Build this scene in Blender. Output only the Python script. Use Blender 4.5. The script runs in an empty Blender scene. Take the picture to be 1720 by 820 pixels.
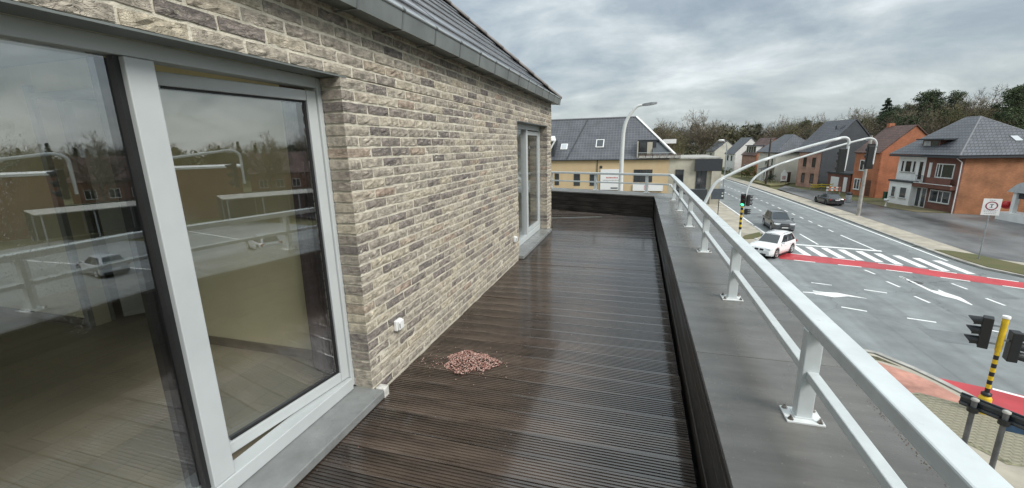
import bpy, bmesh, math, random
import numpy as np
from mathutils import Matrix, Vector
R_ = math.radians
random.seed(7)
rng = np.random.default_rng(7)
scene = bpy.context.scene
COL = scene.collection

# ------------------------------------------------------------------ camera
CAMH = 1.6
CAMROT = np.array([[0.95870493, -0.04481326, 0.28084983],
                   [0.28363943, 0.22295379, -0.93265228],
                   [-0.02082135, 0.97379843, 0.2264577]])
FPX = 706.95
cam_data = bpy.data.cameras.new('camera')
cam = bpy.data.objects.new('camera', cam_data)
COL.objects.link(cam)
cam_data.sensor_fit = 'HORIZONTAL'
cam_data.sensor_width = 36.0
cam_data.lens = 36.0 * FPX / 1720.0
cam_data.clip_start = 0.05
cam_data.clip_end = 2500
m = Matrix([list(r) for r in CAMROT]).to_4x4()
m.translation = Vector((0, 0, CAMH))
cam.matrix_world = m
scene.camera = cam

# ------------------------------------------------------------------ exposure, world, sun
scene.view_settings.view_transform = 'Standard'
scene.view_settings.look = 'None'
scene.view_settings.gamma = 1
scene.view_settings.exposure = 1.05
scene.view_settings.use_curve_mapping = False
SUN_EL, SUN_AZ = 42, 118          # azimuth measured clockwise from +Y
world = bpy.data.worlds.new('World')
scene.world = world
world.use_nodes = True
nt = world.node_tree
nt.nodes.clear()
def N(tree, typ, **kw):
    n = tree.nodes.new(typ)
    for k, v in kw.items():
        setattr(n, k, v)
    return n
def world_setup():
    L = nt.links.new
    out = N(nt, 'ShaderNodeOutputWorld'); bg = N(nt, 'ShaderNodeBackground')
    bg.inputs['Strength'].default_value = 0.1
    sky = N(nt, 'ShaderNodeTexSky'); sky.sky_type = 'NISHITA'
    sky.sun_disc = False
    sky.sun_elevation = R_(SUN_EL); sky.sun_rotation = R_(SUN_AZ)
    sky.air_density = 1.0; sky.dust_density = 2.0
    tc = N(nt, 'ShaderNodeTexCoord')
    sep = N(nt, 'ShaderNodeSeparateXYZ'); L(tc.outputs['Generated'], sep.inputs[0])
    den = N(nt, 'ShaderNodeMath', operation='MAXIMUM'); den.inputs[1].default_value = 0.0
    L(sep.outputs['Z'], den.inputs[0])
    add = N(nt, 'ShaderNodeMath', operation='ADD'); add.inputs[1].default_value = 0.30; L(den.outputs[0], add.inputs[0])
    dx = N(nt, 'ShaderNodeMath', operation='DIVIDE'); dy = N(nt, 'ShaderNodeMath', operation='DIVIDE')
    L(sep.outputs['X'], dx.inputs[0]); L(add.outputs[0], dx.inputs[1]); L(sep.outputs['Y'], dy.inputs[0]); L(add.outputs[0], dy.inputs[1])
    comb = N(nt, 'ShaderNodeCombineXYZ'); L(dx.outputs[0], comb.inputs[0]); L(dy.outputs[0], comb.inputs[1])
    mp = N(nt, 'ShaderNodeMapping'); L(comb.outputs[0], mp.inputs[0])
    mp.inputs['Rotation'].default_value = (0, 0, R_(28)); mp.inputs['Scale'].default_value = (0.95, 1.55, 1)
    mp.inputs['Location'].default_value = (3.1, 7.7, 0)
    n1 = N(nt, 'ShaderNodeTexNoise'); n1.inputs['Scale'].default_value = 1.0; n1.inputs['Detail'].default_value = 7; n1.inputs['Roughness'].default_value = 0.5; n1.inputs['Distortion'].default_value = 0.35
    L(mp.outputs[0], n1.inputs['Vector'])
    n2 = N(nt, 'ShaderNodeTexNoise'); n2.inputs['Scale'].default_value = 3.0; n2.inputs['Detail'].default_value = 6; n2.inputs['Roughness'].default_value = 0.55; n2.inputs['Distortion'].default_value = 0.5
    L(mp.outputs[0], n2.inputs['Vector'])
    mp3 = N(nt, 'ShaderNodeMapping'); L(tc.outputs['Generated'], mp3.inputs[0])
    mp3.inputs['Rotation'].default_value = (0, R_(14), R_(20)); mp3.inputs['Scale'].default_value = (1.0, 1.0, 2.6); mp3.inputs['Location'].default_value = (0.37, 1.9, 0.2)
    n3 = N(nt, 'ShaderNodeTexNoise'); n3.inputs['Scale'].default_value = 3.1; n3.inputs['Detail'].default_value = 8; n3.inputs['Roughness'].default_value = 0.57; n3.inputs['Distortion'].default_value = 0.35
    L(mp3.outputs[0], n3.inputs['Vector'])
    mixa = N(nt, 'ShaderNodeMix', data_type='FLOAT'); mixa.inputs[0].default_value = 0.5
    L(n1.outputs['Fac'], mixa.inputs[2]); L(n2.outputs['Fac'], mixa.inputs[3])
    mix = N(nt, 'ShaderNodeMix', data_type='FLOAT'); mix.inputs[0].default_value = 0.62
    L(mixa.outputs[0], mix.inputs[2]); L(n3.outputs['Fac'], mix.inputs[3])
    ramp = N(nt, 'ShaderNodeValToRGB'); L(mix.outputs[0], ramp.inputs[0])
    e = ramp.color_ramp.elements
    e[0].position = 0.34; e[0].color = (1.42, 1.72, 1.95, 1)
    e[1].position = 0.66; e[1].color = (4.9, 5.15, 5.2, 1)
    x = e.new(0.44); x.color = (2.0, 2.34, 2.55, 1)
    x = e.new(0.53); x.color = (3.0, 3.3, 3.36, 1)
    # an overcast sky brightens towards the zenith (about 3 : 1, as the CIE overcast sky)
    sq = N(nt, 'ShaderNodeMath', operation='MULTIPLY'); L(den.outputs[0], sq.inputs[0]); L(den.outputs[0], sq.inputs[1])
    zen = N(nt, 'ShaderNodeMapRange'); L(sq.outputs[0], zen.inputs[0])
    zen.inputs['From Min'].default_value = 0.0; zen.inputs['From Max'].default_value = 1.0
    zen.inputs['To Min'].default_value = 0.9; zen.inputs['To Max'].default_value = 2.7
    mul = N(nt, 'ShaderNodeVectorMath', operation='SCALE'); L(ramp.outputs[0], mul.inputs[0]); L(zen.outputs[0], mul.inputs['Scale'])
    mx = N(nt, 'ShaderNodeMix', data_type='RGBA'); mx.inputs[0].default_value = 0.88
    L(sky.outputs[0], mx.inputs[6]); L(mul.outputs[0], mx.inputs[7])
    L(mx.outputs[2], bg.inputs['Color']); L(bg.outputs[0], out.inputs[0])
world_setup()
sun_data = bpy.data.lights.new('sun', 'SUN')
sun_data.energy = 1.5
sun_data.angle = R_(25)
sun_data.color = (1.0, 0.97, 0.92)
sun = bpy.data.objects.new('sun', sun_data)
COL.objects.link(sun)
# direction towards the sun
_sd = Vector((math.sin(R_(SUN_AZ)) * math.cos(R_(SUN_EL)), math.cos(R_(SUN_AZ)) * math.cos(R_(SUN_EL)), math.sin(R_(SUN_EL))))
sun.rotation_euler = _sd.to_track_quat('Z', 'Y').to_euler()
scene.cycles.use_denoising = True
try:
    scene.cycles.denoiser = 'OPENIMAGEDENOISE'
except Exception:
    pass
scene.cycles.max_bounces = 10
scene.cycles.diffuse_bounces = 4
scene.cycles.glossy_bounces = 5
scene.cycles.transparent_max_bounces = 24
scene.cycles.caustics_reflective = False
scene.cycles.caustics_refractive = False
scene.cycles.sample_clamp_indirect = 6

ZG = -6.7                      # street level (the deck is z = 0)
_C = np.array([0, 0, CAMH])
def _dir(px, py):
    return CAMROT @ np.array([px - 860.0, -(py - 410.0), -FPX])
def G(px, py, z=ZG):           # point of a horizontal plane
    d = _dir(px, py); t = (z - CAMH) / d[2]; p = _C + t * d
    return (float(p[0]), float(p[1]), z)
def AY(px, py, Y):             # point of a plane across the street
    d = _dir(px, py); p = _C + (Y / d[1]) * d
    return (float(p[0]), float(p[1]), float(p[2]))

# ------------------------------------------------------------------ materials
MATS = {}
def mat(name, color, rough=0.6, var=0.12, vscale=8.0, bump=0.0, bscale=40.0, metal=0.0, color2=None, cscale=None,
        rvar=0.0, rscale=3.0, spec=0.5, coat=0.0, stretch=None, emit=None, island=0.0, detail=5):
    if name in MATS:
        return MATS[name]
    M = bpy.data.materials.new(name); M.use_nodes = True
    t = M.node_tree; L = t.links.new
    b = t.nodes['Principled BSDF']
    b.inputs['Metallic'].default_value = metal
    b.inputs['Roughness'].default_value = rough
    b.inputs['Specular IOR Level'].default_value = spec
    b.inputs['Coat Weight'].default_value = coat
    tc = N(t, 'ShaderNodeTexCoord')
    vec = tc.outputs['Object']
    if stretch:
        mp = N(t, 'ShaderNodeMapping'); mp.inputs['Scale'].default_value = stretch
        L(vec, mp.inputs[0]); vec = mp.outputs[0]
    n = N(t, 'ShaderNodeTexNoise'); n.inputs['Scale'].default_value = vscale; n.inputs['Detail'].default_value = detail
    n.inputs['Roughness'].default_value = 0.6
    L(vec, n.inputs['Vector'])
    c2 = color2 if color2 else tuple(max(0.0, c * (1 - var * 2.2)) for c in color)
    c1 = color if color2 else tuple(min(1.0, c * (1 + var * 1.4)) for c in color)
    mr = N(t, 'ShaderNodeMapRange'); mr.inputs['From Min'].default_value = 0.32; mr.inputs['From Max'].default_value = 0.68
    L(n.outputs['Fac'], mr.inputs[0])
    mx = N(t, 'ShaderNodeMix', data_type='RGBA')
    mx.inputs[6].default_value = (*c2, 1); mx.inputs[7].default_value = (*c1, 1)
    L(mr.outputs[0], mx.inputs[0])
    colout = mx.outputs[2]
    if island:
        ge = N(t, 'ShaderNodeNewGeometry')
        oi = N(t, 'ShaderNodeObjectInfo')
        ad = N(t, 'ShaderNodeMath', operation='ADD'); L(ge.outputs['Random Per Island'], ad.inputs[0]); L(oi.outputs['Random'], ad.inputs[1])
        fr = N(t, 'ShaderNodeMath', operation='FRACT'); L(ad.outputs[0], fr.inputs[0])
        m2 = N(t, 'ShaderNodeMapRange'); m2.inputs['To Min'].default_value = 1 - island; m2.inputs['To Max'].default_value = 1 + island
        L(fr.outputs[0], m2.inputs[0])
        sc = N(t, 'ShaderNodeVectorMath', operation='SCALE'); L(colout, sc.inputs[0]); L(m2.outputs[0], sc.inputs['Scale'])
        colout = sc.outputs[0]
    L(colout, b.inputs['Base Color'])
    if rvar:
        n3 = N(t, 'ShaderNodeTexNoise'); n3.inputs['Scale'].default_value = rscale; n3.inputs['Detail'].default_value = 4
        L(vec, n3.inputs['Vector'])
        m3 = N(t, 'ShaderNodeMapRange'); m3.inputs['From Min'].default_value = 0.35; m3.inputs['From Max'].default_value = 0.65
        m3.inputs['To Min'].default_value = max(0.02, rough - rvar); m3.inputs['To Max'].default_value = min(1, rough + rvar)
        L(n3.outputs['Fac'], m3.inputs[0]); L(m3.outputs[0], b.inputs['Roughness'])
    if bump:
        n4 = N(t, 'ShaderNodeTexNoise'); n4.inputs['Scale'].default_value = bscale; n4.inputs['Detail'].default_value = 4
        L(vec, n4.inputs['Vector'])
        bp = N(t, 'ShaderNodeBump'); bp.inputs['Strength'].default_value = bump; bp.inputs['Distance'].default_value = 0.01
        L(n4.outputs['Fac'], bp.inputs['Height']); L(bp.outputs[0], b.inputs['Normal'])
    if emit:
        b.inputs['Emission Color'].default_value = (*emit[0], 1); b.inputs['Emission Strength'].default_value = emit[1]
    MATS[name] = M
    return M

def brick_mat(name, ramp_cols, fold=1.0, chalk=(0.62, 0.58, 0.50), fscale=1.0):
    M = bpy.data.materials.new(name); M.use_nodes = True
    t = M.node_tree; L = t.links.new; b = t.nodes['Principled BSDF']
    tc = N(t, 'ShaderNodeTexCoord'); oi = N(t, 'ShaderNodeObjectInfo'); ge = N(t, 'ShaderNodeNewGeometry')
    ad = N(t, 'ShaderNodeMath', operation='ADD'); L(ge.outputs['Random Per Island'], ad.inputs[0]); L(oi.outputs['Random'], ad.inputs[1])
    fr = N(t, 'ShaderNodeMath', operation='FRACT'); L(ad.outputs[0], fr.inputs[0])
    of = N(t, 'ShaderNodeMath', operation='MULTIPLY'); L(fr.outputs[0], of.inputs[0]); of.inputs[1].default_value = 61.0
    va = N(t, 'ShaderNodeVectorMath', operation='ADD'); L(tc.outputs['Object'], va.inputs[0]); L(of.outputs[0], va.inputs[1])
    rp = N(t, 'ShaderNodeValToRGB'); L(fr.outputs[0], rp.inputs[0])
    el = rp.color_ramp.elements
    for i, (p, c) in enumerate(ramp_cols):
        if i < 2:
            e = el[i]; e.position = p
        else:
            e = el.new(p)
        e.color = (*c, 1)
    mp = N(t, 'ShaderNodeMapping'); mp.inputs['Scale'].default_value = (9 * fscale, 9 * fscale, 22 * fscale); L(va.outputs[0], mp.inputs[0])
    wv = N(t, 'ShaderNodeTexNoise'); wv.inputs['Scale'].default_value = 1.6; wv.inputs['Detail'].default_value = 3; wv.inputs['Distortion'].default_value = 2.2
    L(mp.outputs[0], wv.inputs['Vector'])
    nn = N(t, 'ShaderNodeTexNoise'); nn.inputs['Scale'].default_value = 26 * fscale; nn.inputs['Detail'].default_value = 5; L(va.outputs[0], nn.inputs['Vector'])
    # creases: ridges of the distorted noise
    pp = N(t, 'ShaderNodeMath', operation='PINGPONG'); pp.inputs[1].default_value = 0.085; L(wv.outputs['Fac'], pp.inputs[0])
    cr = N(t, 'ShaderNodeMapRange'); cr.inputs['From Min'].default_value = 0.0; cr.inputs['From Max'].default_value = 0.05
    L(pp.outputs[0], cr.inputs[0])
    # fine tone
    m1 = N(t, 'ShaderNodeMapRange'); m1.inputs['From Min'].default_value = 0.3; m1.inputs['From Max'].default_value = 0.7; m1.inputs['To Min'].default_value = 0.62; m1.inputs['To Max'].default_value = 1.4
    L(nn.outputs['Fac'], m1.inputs[0])
    sc = N(t, 'ShaderNodeVectorMath', operation='SCALE'); L(rp.outputs[0], sc.inputs[0]); L(m1.outputs[0], sc.inputs['Scale'])
    # chalky sand left in the folds
    m2 = N(t, 'ShaderNodeMapRange'); m2.inputs['From Min'].default_value = 0.57; m2.inputs['From Max'].default_value = 0.72; m2.inputs['To Max'].default_value = 0.62
    L(wv.outputs['Fac'], m2.inputs[0])
    mx = N(t, 'ShaderNodeMix', data_type='RGBA'); L(m2.outputs[0], mx.inputs[0]); L(sc.outputs[0], mx.inputs[6]); mx.inputs[7].default_value = (*chalk, 1)
    L(mx.outputs[2], b.inputs['Base Color'])
    b.inputs['Roughness'].default_value = 0.78
    hh = N(t, 'ShaderNodeMath', operation='ADD'); L(cr.outputs[0], hh.inputs[0])
    h2 = N(t, 'ShaderNodeMath', operation='MULTIPLY'); h2.inputs[1].default_value = 0.8; L(nn.outputs['Fac'], h2.inputs[0]); L(h2.outputs[0], hh.inputs[1])
    bp = N(t, 'ShaderNodeBump'); bp.inputs['Strength'].default_value = 0.85 * fold; bp.inputs['Distance'].default_value = 0.006
    L(hh.outputs[0], bp.inputs['Height']); L(bp.outputs[0], b.inputs['Normal'])
    MATS[name] = M
    return M

def masonry_mat(name, cols, mortar, bw=0.22, bh=0.075, axis='xz', rough=0.85, big=0.25, msize=0.012, bumpd=0.006, stack=False):
    """brick courses of walls too far away to tell the bricks apart, or roof tiles"""
    M = bpy.data.materials.new(name); M.use_nodes = True
    t = M.node_tree; L = t.links.new; b = t.nodes['Principled BSDF']
    tc = N(t, 'ShaderNodeTexCoord'); sp = N(t, 'ShaderNodeSeparateXYZ'); L(tc.outputs['Object'], sp.inputs[0])
    cb = N(t, 'ShaderNodeCombineXYZ')
    if axis == 'any':       # along whichever horizontal direction, courses by height
        a = N(t, 'ShaderNodeMath', operation='ADD'); L(sp.outputs['X'], a.inputs[0]); L(sp.outputs['Y'], a.inputs[1]); L(a.outputs[0], cb.inputs[0])
    else:
        L(sp.outputs['XYZ'.index(axis[0].upper())], cb.inputs[0])
    L(sp.outputs['Z'], cb.inputs[1])
    br = N(t, 'ShaderNodeTexBrick'); L(cb.outputs[0], br.inputs['Vector'])
    br.inputs['Color1'].default_value = (*cols[0], 1); br.inputs['Color2'].default_value = (*cols[1], 1); br.inputs['Mortar'].default_value = (*mortar, 1)
    br.inputs['Scale'].default_value = 1.0; br.inputs['Brick Width'].default_value = bw; br.inputs['Row Height'].default_value = bh
    br.inputs['Mortar Size'].default_value = msize; br.inputs['Mortar Smooth'].default_value = 0.2; br.inputs['Bias'].default_value = 0.0
    if stack: br.offset = 0.0
    n = N(t, 'ShaderNodeTexNoise'); n.inputs['Scale'].default_value = 0.7; n.inputs['Detail'].default_value = 6; L(tc.outputs['Object'], n.inputs['Vector'])
    mr = N(t, 'ShaderNodeMapRange'); mr.inputs['From Min'].default_value = 0.3; mr.inputs['From Max'].default_value = 0.7; mr.inputs['To Min'].default_value = 1 - big; mr.inputs['To Max'].default_value = 1 + big
    L(n.outputs['Fac'], mr.inputs[0])
    sc = N(t, 'ShaderNodeVectorMath', operation='SCALE'); L(br.outputs['Color'], sc.inputs[0]); L(mr.outputs[0], sc.inputs['Scale'])
    L(sc.outputs[0], b.inputs['Base Color']); b.inputs['Roughness'].default_value = rough
    bp = N(t, 'ShaderNodeBump'); bp.inputs['Strength'].default_value = 0.7; bp.inputs['Distance'].default_value = bumpd; bp.invert = True
    L(br.outputs['Fac'], bp.inputs['Height']); L(bp.outputs[0], b.inputs['Normal'])
    MATS[name] = M
    return M

def glass_mat(name, tint=(0.86, 0.93, 0.90), r0=0.2, rough=0.0, drops=False):
    """coated double glazing: clear transmission plus a Fresnel mirror"""
    M = bpy.data.materials.new(name); M.use_nodes = True
    t = M.node_tree; L = t.links.new
    t.nodes.remove(t.nodes['Principled BSDF'])
    out = t.nodes['Material Output']
    tr = N(t, 'ShaderNodeBsdfTransparent'); tr.inputs[0].default_value = (*tint, 1)
    gl = N(t, 'ShaderNodeBsdfGlossy'); gl.inputs['Roughness'].default_value = rough; gl.inputs[0].default_value = (0.96, 0.98, 1.0, 1)
    ge = N(t, 'ShaderNodeNewGeometry')
    dt = N(t, 'ShaderNodeVectorMath', operation='DOT_PRODUCT'); L(ge.outputs['Incoming'], dt.inputs[0]); L(ge.outputs['Normal'], dt.inputs[1])
    ab = N(t, 'ShaderNodeMath', operation='ABSOLUTE'); L(dt.outputs['Value'], ab.inputs[0])
    om = N(t, 'ShaderNodeMath', operation='SUBTRACT'); om.inputs[0].default_value = 1.0; L(ab.outputs[0], om.inputs[1])
    pw = N(t, 'ShaderNodeMath', operation='POWER'); pw.inputs[1].default_value = 5.0; L(om.outputs[0], pw.inputs[0])
    mr = N(t, 'ShaderNodeMapRange'); mr.inputs['To Min'].default_value = r0; mr.inputs['To Max'].default_value = 1.0; L(pw.outputs[0], mr.inputs[0])
    mx = N(t, 'ShaderNodeMixShader'); L(mr.outputs[0], mx.inputs[0]); L(tr.outputs[0], mx.inputs[1]); L(gl.outputs[0], mx.inputs[2])
    L(mx.outputs[0], out.inputs[0])
    if drops:
        tc = N(t, 'ShaderNodeTexCoord'); mp = N(t, 'ShaderNodeMapping'); mp.inputs['Scale'].default_value = (1, 1, 0.75); L(tc.outputs['Object'], mp.inputs[0])
        vo = N(t, 'ShaderNodeTexVoronoi'); vo.inputs['Scale'].default_value = 170; L(mp.outputs[0], vo.inputs['Vector'])
        no = N(t, 'ShaderNodeTexNoise'); no.inputs['Scale'].default_value = 3.2; L(tc.outputs['Object'], no.inputs['Vector'])
        m1 = N(t, 'ShaderNodeMapRange'); m1.inputs['From Min'].default_value = 0.50; m1.inputs['From Max'].default_value = 0.72; m1.inputs['To Max'].default_value = 0.31; L(no.outputs['Fac'], m1.inputs[0])
        df = N(t, 'ShaderNodeMath', operation='SUBTRACT'); L(m1.outputs[0], df.inputs[0]); L(vo.outputs['Distance'], df.inputs[1])
        mxx = N(t, 'ShaderNodeMath', operation='MAXIMUM'); mxx.inputs[1].default_value = 0; L(df.outputs[0], mxx.inputs[0])
        bp = N(t, 'ShaderNodeBump'); bp.inputs['Strength'].default_value = 0.6; bp.inputs['Distance'].default_value = 0.004; L(mxx.outputs[0], bp.inputs['Height'])
        L(bp.outputs[0], gl.inputs['Normal'])
    MATS[name] = M
    return M

# ------------------------------------------------------------------ mesh helpers
class MB:
    def __init__(s): s.v = []; s.f = []; s.sm = []
    def add(s, vs, fs, smooth=False):
        o = len(s.v); s.v += [tuple(map(float, p)) for p in vs]
        s.f += [tuple(i + o for i in f) for f in fs]; s.sm += [smooth] * len(fs); return s
    def box(s, x0, x1, y0, y1, z0, z1):
        vs = [(x, y, z) for z in (z0, z1) for y in (y0, y1) for x in (x0, x1)]
        return s.add(vs, [(0, 2, 3, 1), (4, 5, 7, 6), (0, 1, 5, 4), (2, 6, 7, 3), (0, 4, 6, 2), (1, 3, 7, 5)])
    def obox(s, c, ax, ay, az):        # oriented box: centre and half axes
        c, ax, ay, az = map(np.array, (c, ax, ay, az))
        vs = [c + i * ax + j * ay + k * az for k in (-1, 1) for j in (-1, 1) for i in (-1, 1)]
        return s.add(vs, [(0, 2, 3, 1), (4, 5, 7, 6), (0, 1, 5, 4), (2, 6, 7, 3), (0, 4, 6, 2), (1, 3, 7, 5)])
    def bar(s, a, b, w, h, up=(0, 0, 1)):
        a, b, up = np.array(a, float), np.array(b, float), np.array(up, float)
        d = b - a; l = np.linalg.norm(d); d = d / l
        x = np.cross(d, up); x /= np.linalg.norm(x); u = np.cross(x, d)
        return s.obox((a + b) / 2, d * l / 2, x * w / 2, u * h / 2)
    def prism(s, poly, z0, z1):        # polygon counter-clockwise in xy
        n = len(poly)
        vs = [(p[0], p[1], z0) for p in poly] + [(p[0], p[1], z1) for p in poly]
        fs = [tuple(range(n))[::-1], tuple(range(n, 2 * n))] + [(i, (i + 1) % n, n + (i + 1) % n, n + i) for i in range(n)]
        return s.add(vs, fs)
    def poly(s, pts): return s.add(pts, [tuple(range(len(pts)))])
    def slab(s, pts, t):               # planar polygon given thickness along -normal
        p = [np.array(q, float) for q in pts]; n = np.cross(p[1] - p[0], p[2] - p[0]); n = n / np.linalg.norm(n) * t
        k = len(p); vs = p + [q - n for q in p]
        return s.add(vs, [tuple(range(k)), tuple(range(k, 2 * k))[::-1]] + [((i + 1) % k, i, k + i, k + (i + 1) % k) for i in range(k)])
    def tube(s, path, rad, n=10, cap=True, smooth=True):
        path = [np.array(p, float) for p in path]; k = len(path)
        if not hasattr(rad, '__len__'): rad = [rad] * k
        vs = []; prev = None
        for i, p in enumerate(path):
            d = path[min(i + 1, k - 1)] - path[max(i - 1, 0)]; d /= (np.linalg.norm(d) + 1e-9)
            if prev is None:
                r = np.array([0, 0, 1.0]) if abs(d[2]) < 0.9 else np.array([1.0, 0, 0])
            else: r = prev
            x = r - d * np.dot(r, d); x /= np.linalg.norm(x); y = np.cross(d, x); prev = x
            for j in range(n):
                a = 2 * math.pi * j / n
                vs.append(p + rad[i] * (math.cos(a) * x + math.sin(a) * y))
        fs = [(i * n + j, i * n + (j + 1) % n, (i + 1) * n + (j + 1) % n, (i + 1) * n + j) for i in range(k - 1) for j in range(n)]
        s.add(vs, fs, smooth)
        if cap:
            s.add(vs[:n], [tuple(range(n))[::-1]]); s.add(vs[-n:], [tuple(range(n))])
        return s
    def lathe(s, c, prof, n=20, axis='z', smooth=True, cap=True):   # prof: (r, h)
        vs = []
        for r, h in prof:
            for j in range(n):
                a = 2 * math.pi * j / n; u, w = r * math.cos(a), r * math.sin(a)
                q = {'z': (u, w, h), 'x': (h, u, w), 'y': (w, h, u)}[axis]
                vs.append((c[0] + q[0], c[1] + q[1], c[2] + q[2]))
        k = len(prof)
        s.add(vs, [(i * n + j, i * n + (j + 1) % n, (i + 1) * n + (j + 1) % n, (i + 1) * n + j) for i in range(k - 1) for j in range(n)], smooth)
        if cap:
            s.add(vs[:n], [tuple(range(n))[::-1]]); s.add(vs[-n:], [tuple(range(n))])
        return s
    def mesh(s, name, m):
        me = bpy.data.meshes.new(name); me.from_pydata(s.v, [], s.f); me.validate(clean_customdata=False)
        if len(me.polygons) == len(s.sm): me.polygons.foreach_set('use_smooth', s.sm)
        if m: me.materials.append(m)
        me.update(); return me
    def build(s, name, m, parent=None, bevel=0.0, off=None):
        o = bpy.data.objects.new(name, s.mesh(name, m)); COL.objects.link(o)
        if parent is not None:
            o.parent = parent
        if off is not None: o.location = off
        if bevel:
            b = o.modifiers.new('bevel', 'BEVEL'); b.width = bevel; b.segments = 2; b.limit_method = 'ANGLE'
        return o
def tag(o, label=None, cat=None, group=None, kind=None):
    if label: o['label'] = label
    if cat: o['category'] = cat
    if group: o['group'] = group
    if kind: o['kind'] = kind
    return o
def thing(name, label, cat, loc=(0, 0, 0), rz=0.0, group=None, scale=1.0):
    o = bpy.data.objects.new(name, None); COL.objects.link(o)
    o.location = loc; o.rotation_euler = (0, 0, rz); o.scale = (scale,) * 3; o.empty_display_size = 0.3
    return tag(o, label, cat, group)
def struct(name, mb, m, parent=None):
    o = mb.build(name, m, parent)
    if parent is None: o['kind'] = 'structure'
    return o
def dup(o, parent=None):
    c = o.copy(); COL.objects.link(c); c.parent = parent
    for ch in o.children: dup(ch, c)
    return c
def inst(name, me, parent, loc, rot=(0, 0, 0), sc=(1, 1, 1)):
    o = bpy.data.objects.new(name, me); COL.objects.link(o); o.parent = parent
    o.location = loc; o.rotation_euler = rot; o.scale = sc; return o
def bez(p0, p1, p2, p3, n=14):
    p0, p1, p2, p3 = map(np.array, (p0, p1, p2, p3)); r = []
    for i in range(n + 1):
        t = i / n; r.append((1 - t) ** 3 * p0 + 3 * (1 - t) ** 2 * t * p1 + 3 * (1 - t) * t * t * p2 + t ** 3 * p3)
    return r
# ================================================================== OUR BUILDING
def proj(P):
    c = CAMROT.T @ (np.array(P) - _C)
    if c[2] > -0.05: return None
    return 860 + FPX * c[0] / -c[2], 410 - FPX * c[1] / -c[2]

XW = -1.61
M_brick = brick_mat('rough_grey_brick', fold=0.8, chalk=(0.64, 0.585, 0.47), ramp_cols=[(0.0, (0.175, 0.15, 0.138)), (1.0, (0.52, 0.465, 0.37)), (0.08, (0.225, 0.195, 0.175)), (0.22, (0.315, 0.275, 0.23)),
                                        (0.52, (0.385, 0.345, 0.285)), (0.72, (0.45, 0.40, 0.325)), (0.88, (0.47, 0.415, 0.315)), (0.94, (0.36, 0.275, 0.215))])
M_mortar = mat('mortar', (0.61, 0.57, 0.47), 0.9, 0.12, 14, 0.6, 120)
M_alu = mat('silver_lacquer', (0.50, 0.53, 0.53), 0.38, 0.03, 3, 0.05, 300, spec=0.5)
M_black = mat('black_rubber', (0.012, 0.012, 0.013), 0.5, 0.1)
M_glass = glass_mat('coated_window_glass', (0.965, 0.98, 0.965), 0.225)
M_glass_wet = glass_mat('wet_window_glass', (0.965, 0.98, 0.965), 0.225, drops=True)
M_zinc = mat('grey_zinc', (0.20, 0.215, 0.205), 0.42, 0.12, 2.5, 0.03, 60, metal=0.35, rvar=0.08)
M_stone = mat('bluestone', (0.23, 0.24, 0.235), 0.33, 0.10, 6, 0.12, 90, rvar=0.15, rscale=2.2)
M_tile = mat('slate_roof_tile', (0.06, 0.06, 0.064), 0.30, 0.18, 5, 0.15, 60, island=0.18, coat=0.5)
M_hip = mat('hip_tile', (0.20, 0.18, 0.17), 0.55, 0.15, 6, 0.15, 80)
M_white = mat('white_plastic', (0.8, 0.8, 0.79), 0.35, 0.02)

house = thing('apartment_building', 'near building of rough grey bricks with silver windows and zinc gutter beside deck', 'building', (-1.61, 5, 0))
HL = (1.61, -5, 0)
core = MB()
WT, CP, BP, JT = 38, 0.0645, 0.235, 0.0145
W1Y, W2A, W2B, WEND = 2.11, 5.72, 7.70, 8.08
z1, z2, ztop = 31 * CP, 30 * CP, WT * CP
xb0, xb1 = -1.745, -1.6165
g_ = 0.007
core.box(xb0, xb1, W1Y + g_, W2A - g_, -0.1, z2)
core.box(xb0, xb1, W2B + g_, WEND - g_, -0.1, z2)
core.box(xb0, xb1, W1Y + g_, WEND - g_, z2 + 0.001, z1)
core.box(xb0, xb1, -5.2, WEND - g_, z1 + 0.006, ztop)
wall = core.build('wall', M_mortar, house, off=HL)
def brick_verts(y0, y1, zc0, zc1, x0, x1, nu=6, nv=3, amp=0.0028, r=None):
    r = r or random
    vs = []; fs = []
    for j in range(nv + 1):
        for i in range(nu + 1):
            u, v = i / nu, j / nv
            edge = (i in (0, nu)) or (j in (0, nv))
            dx = -abs(r.gauss(0, 1)) * 0.0022 - 0.0012 if edge else r.gauss(0.0005, amp)
            dy = r.gauss(0, 0.0016) if edge else r.gauss(0, 0.004)
            dz = r.gauss(0, 0.0014) if edge else r.gauss(0, 0.002)
            vs.append((x1 + dx, y0 + (y1 - y0) * u + dy, zc0 + (zc1 - zc0) * v + dz))
    w = nu + 1
    for j in range(nv):
        for i in range(nu):
            fs.append((j * w + i, j * w + i + 1, (j + 1) * w + i + 1, (j + 1) * w + i))
    b = len(vs)
    vs += [(x0, y0, zc0), (x0, y1, zc0), (x0, y1, zc1), (x0, y0, zc1)]
    bot = [i for i in range(w)]; top = [nv * w + i for i in range(w)]
    lef = [j * w for j in range(nv + 1)]; rig = [j * w + nu for j in range(nv + 1)]
    fs.append(tuple([b, b + 1] + bot[::-1])); fs.append(tuple([b + 2, b + 3] + top))
    fs.append(tuple([b + 3, b] + lef)); fs.append(tuple([b + 1, b + 2] + rig[::-1]))
    return vs, fs
pieces = []
def course(k, a, b, close_a, close_b):
    ph = W1Y - (0.5 * BP if k % 2 else 0.0) - 20 * BP
    y = ph
    while y < b:
        p, q = max(y, a), min(y + BP, b)
        if q - p > 0.03:
            ya = p if (p == a and close_a) else p + JT / 2 if p > y else p + JT / 2
            if p == a: ya = p
            yb = q if q == b else q - JT / 2
            pieces.append((ya, yb, k))
        y += BP
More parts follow.
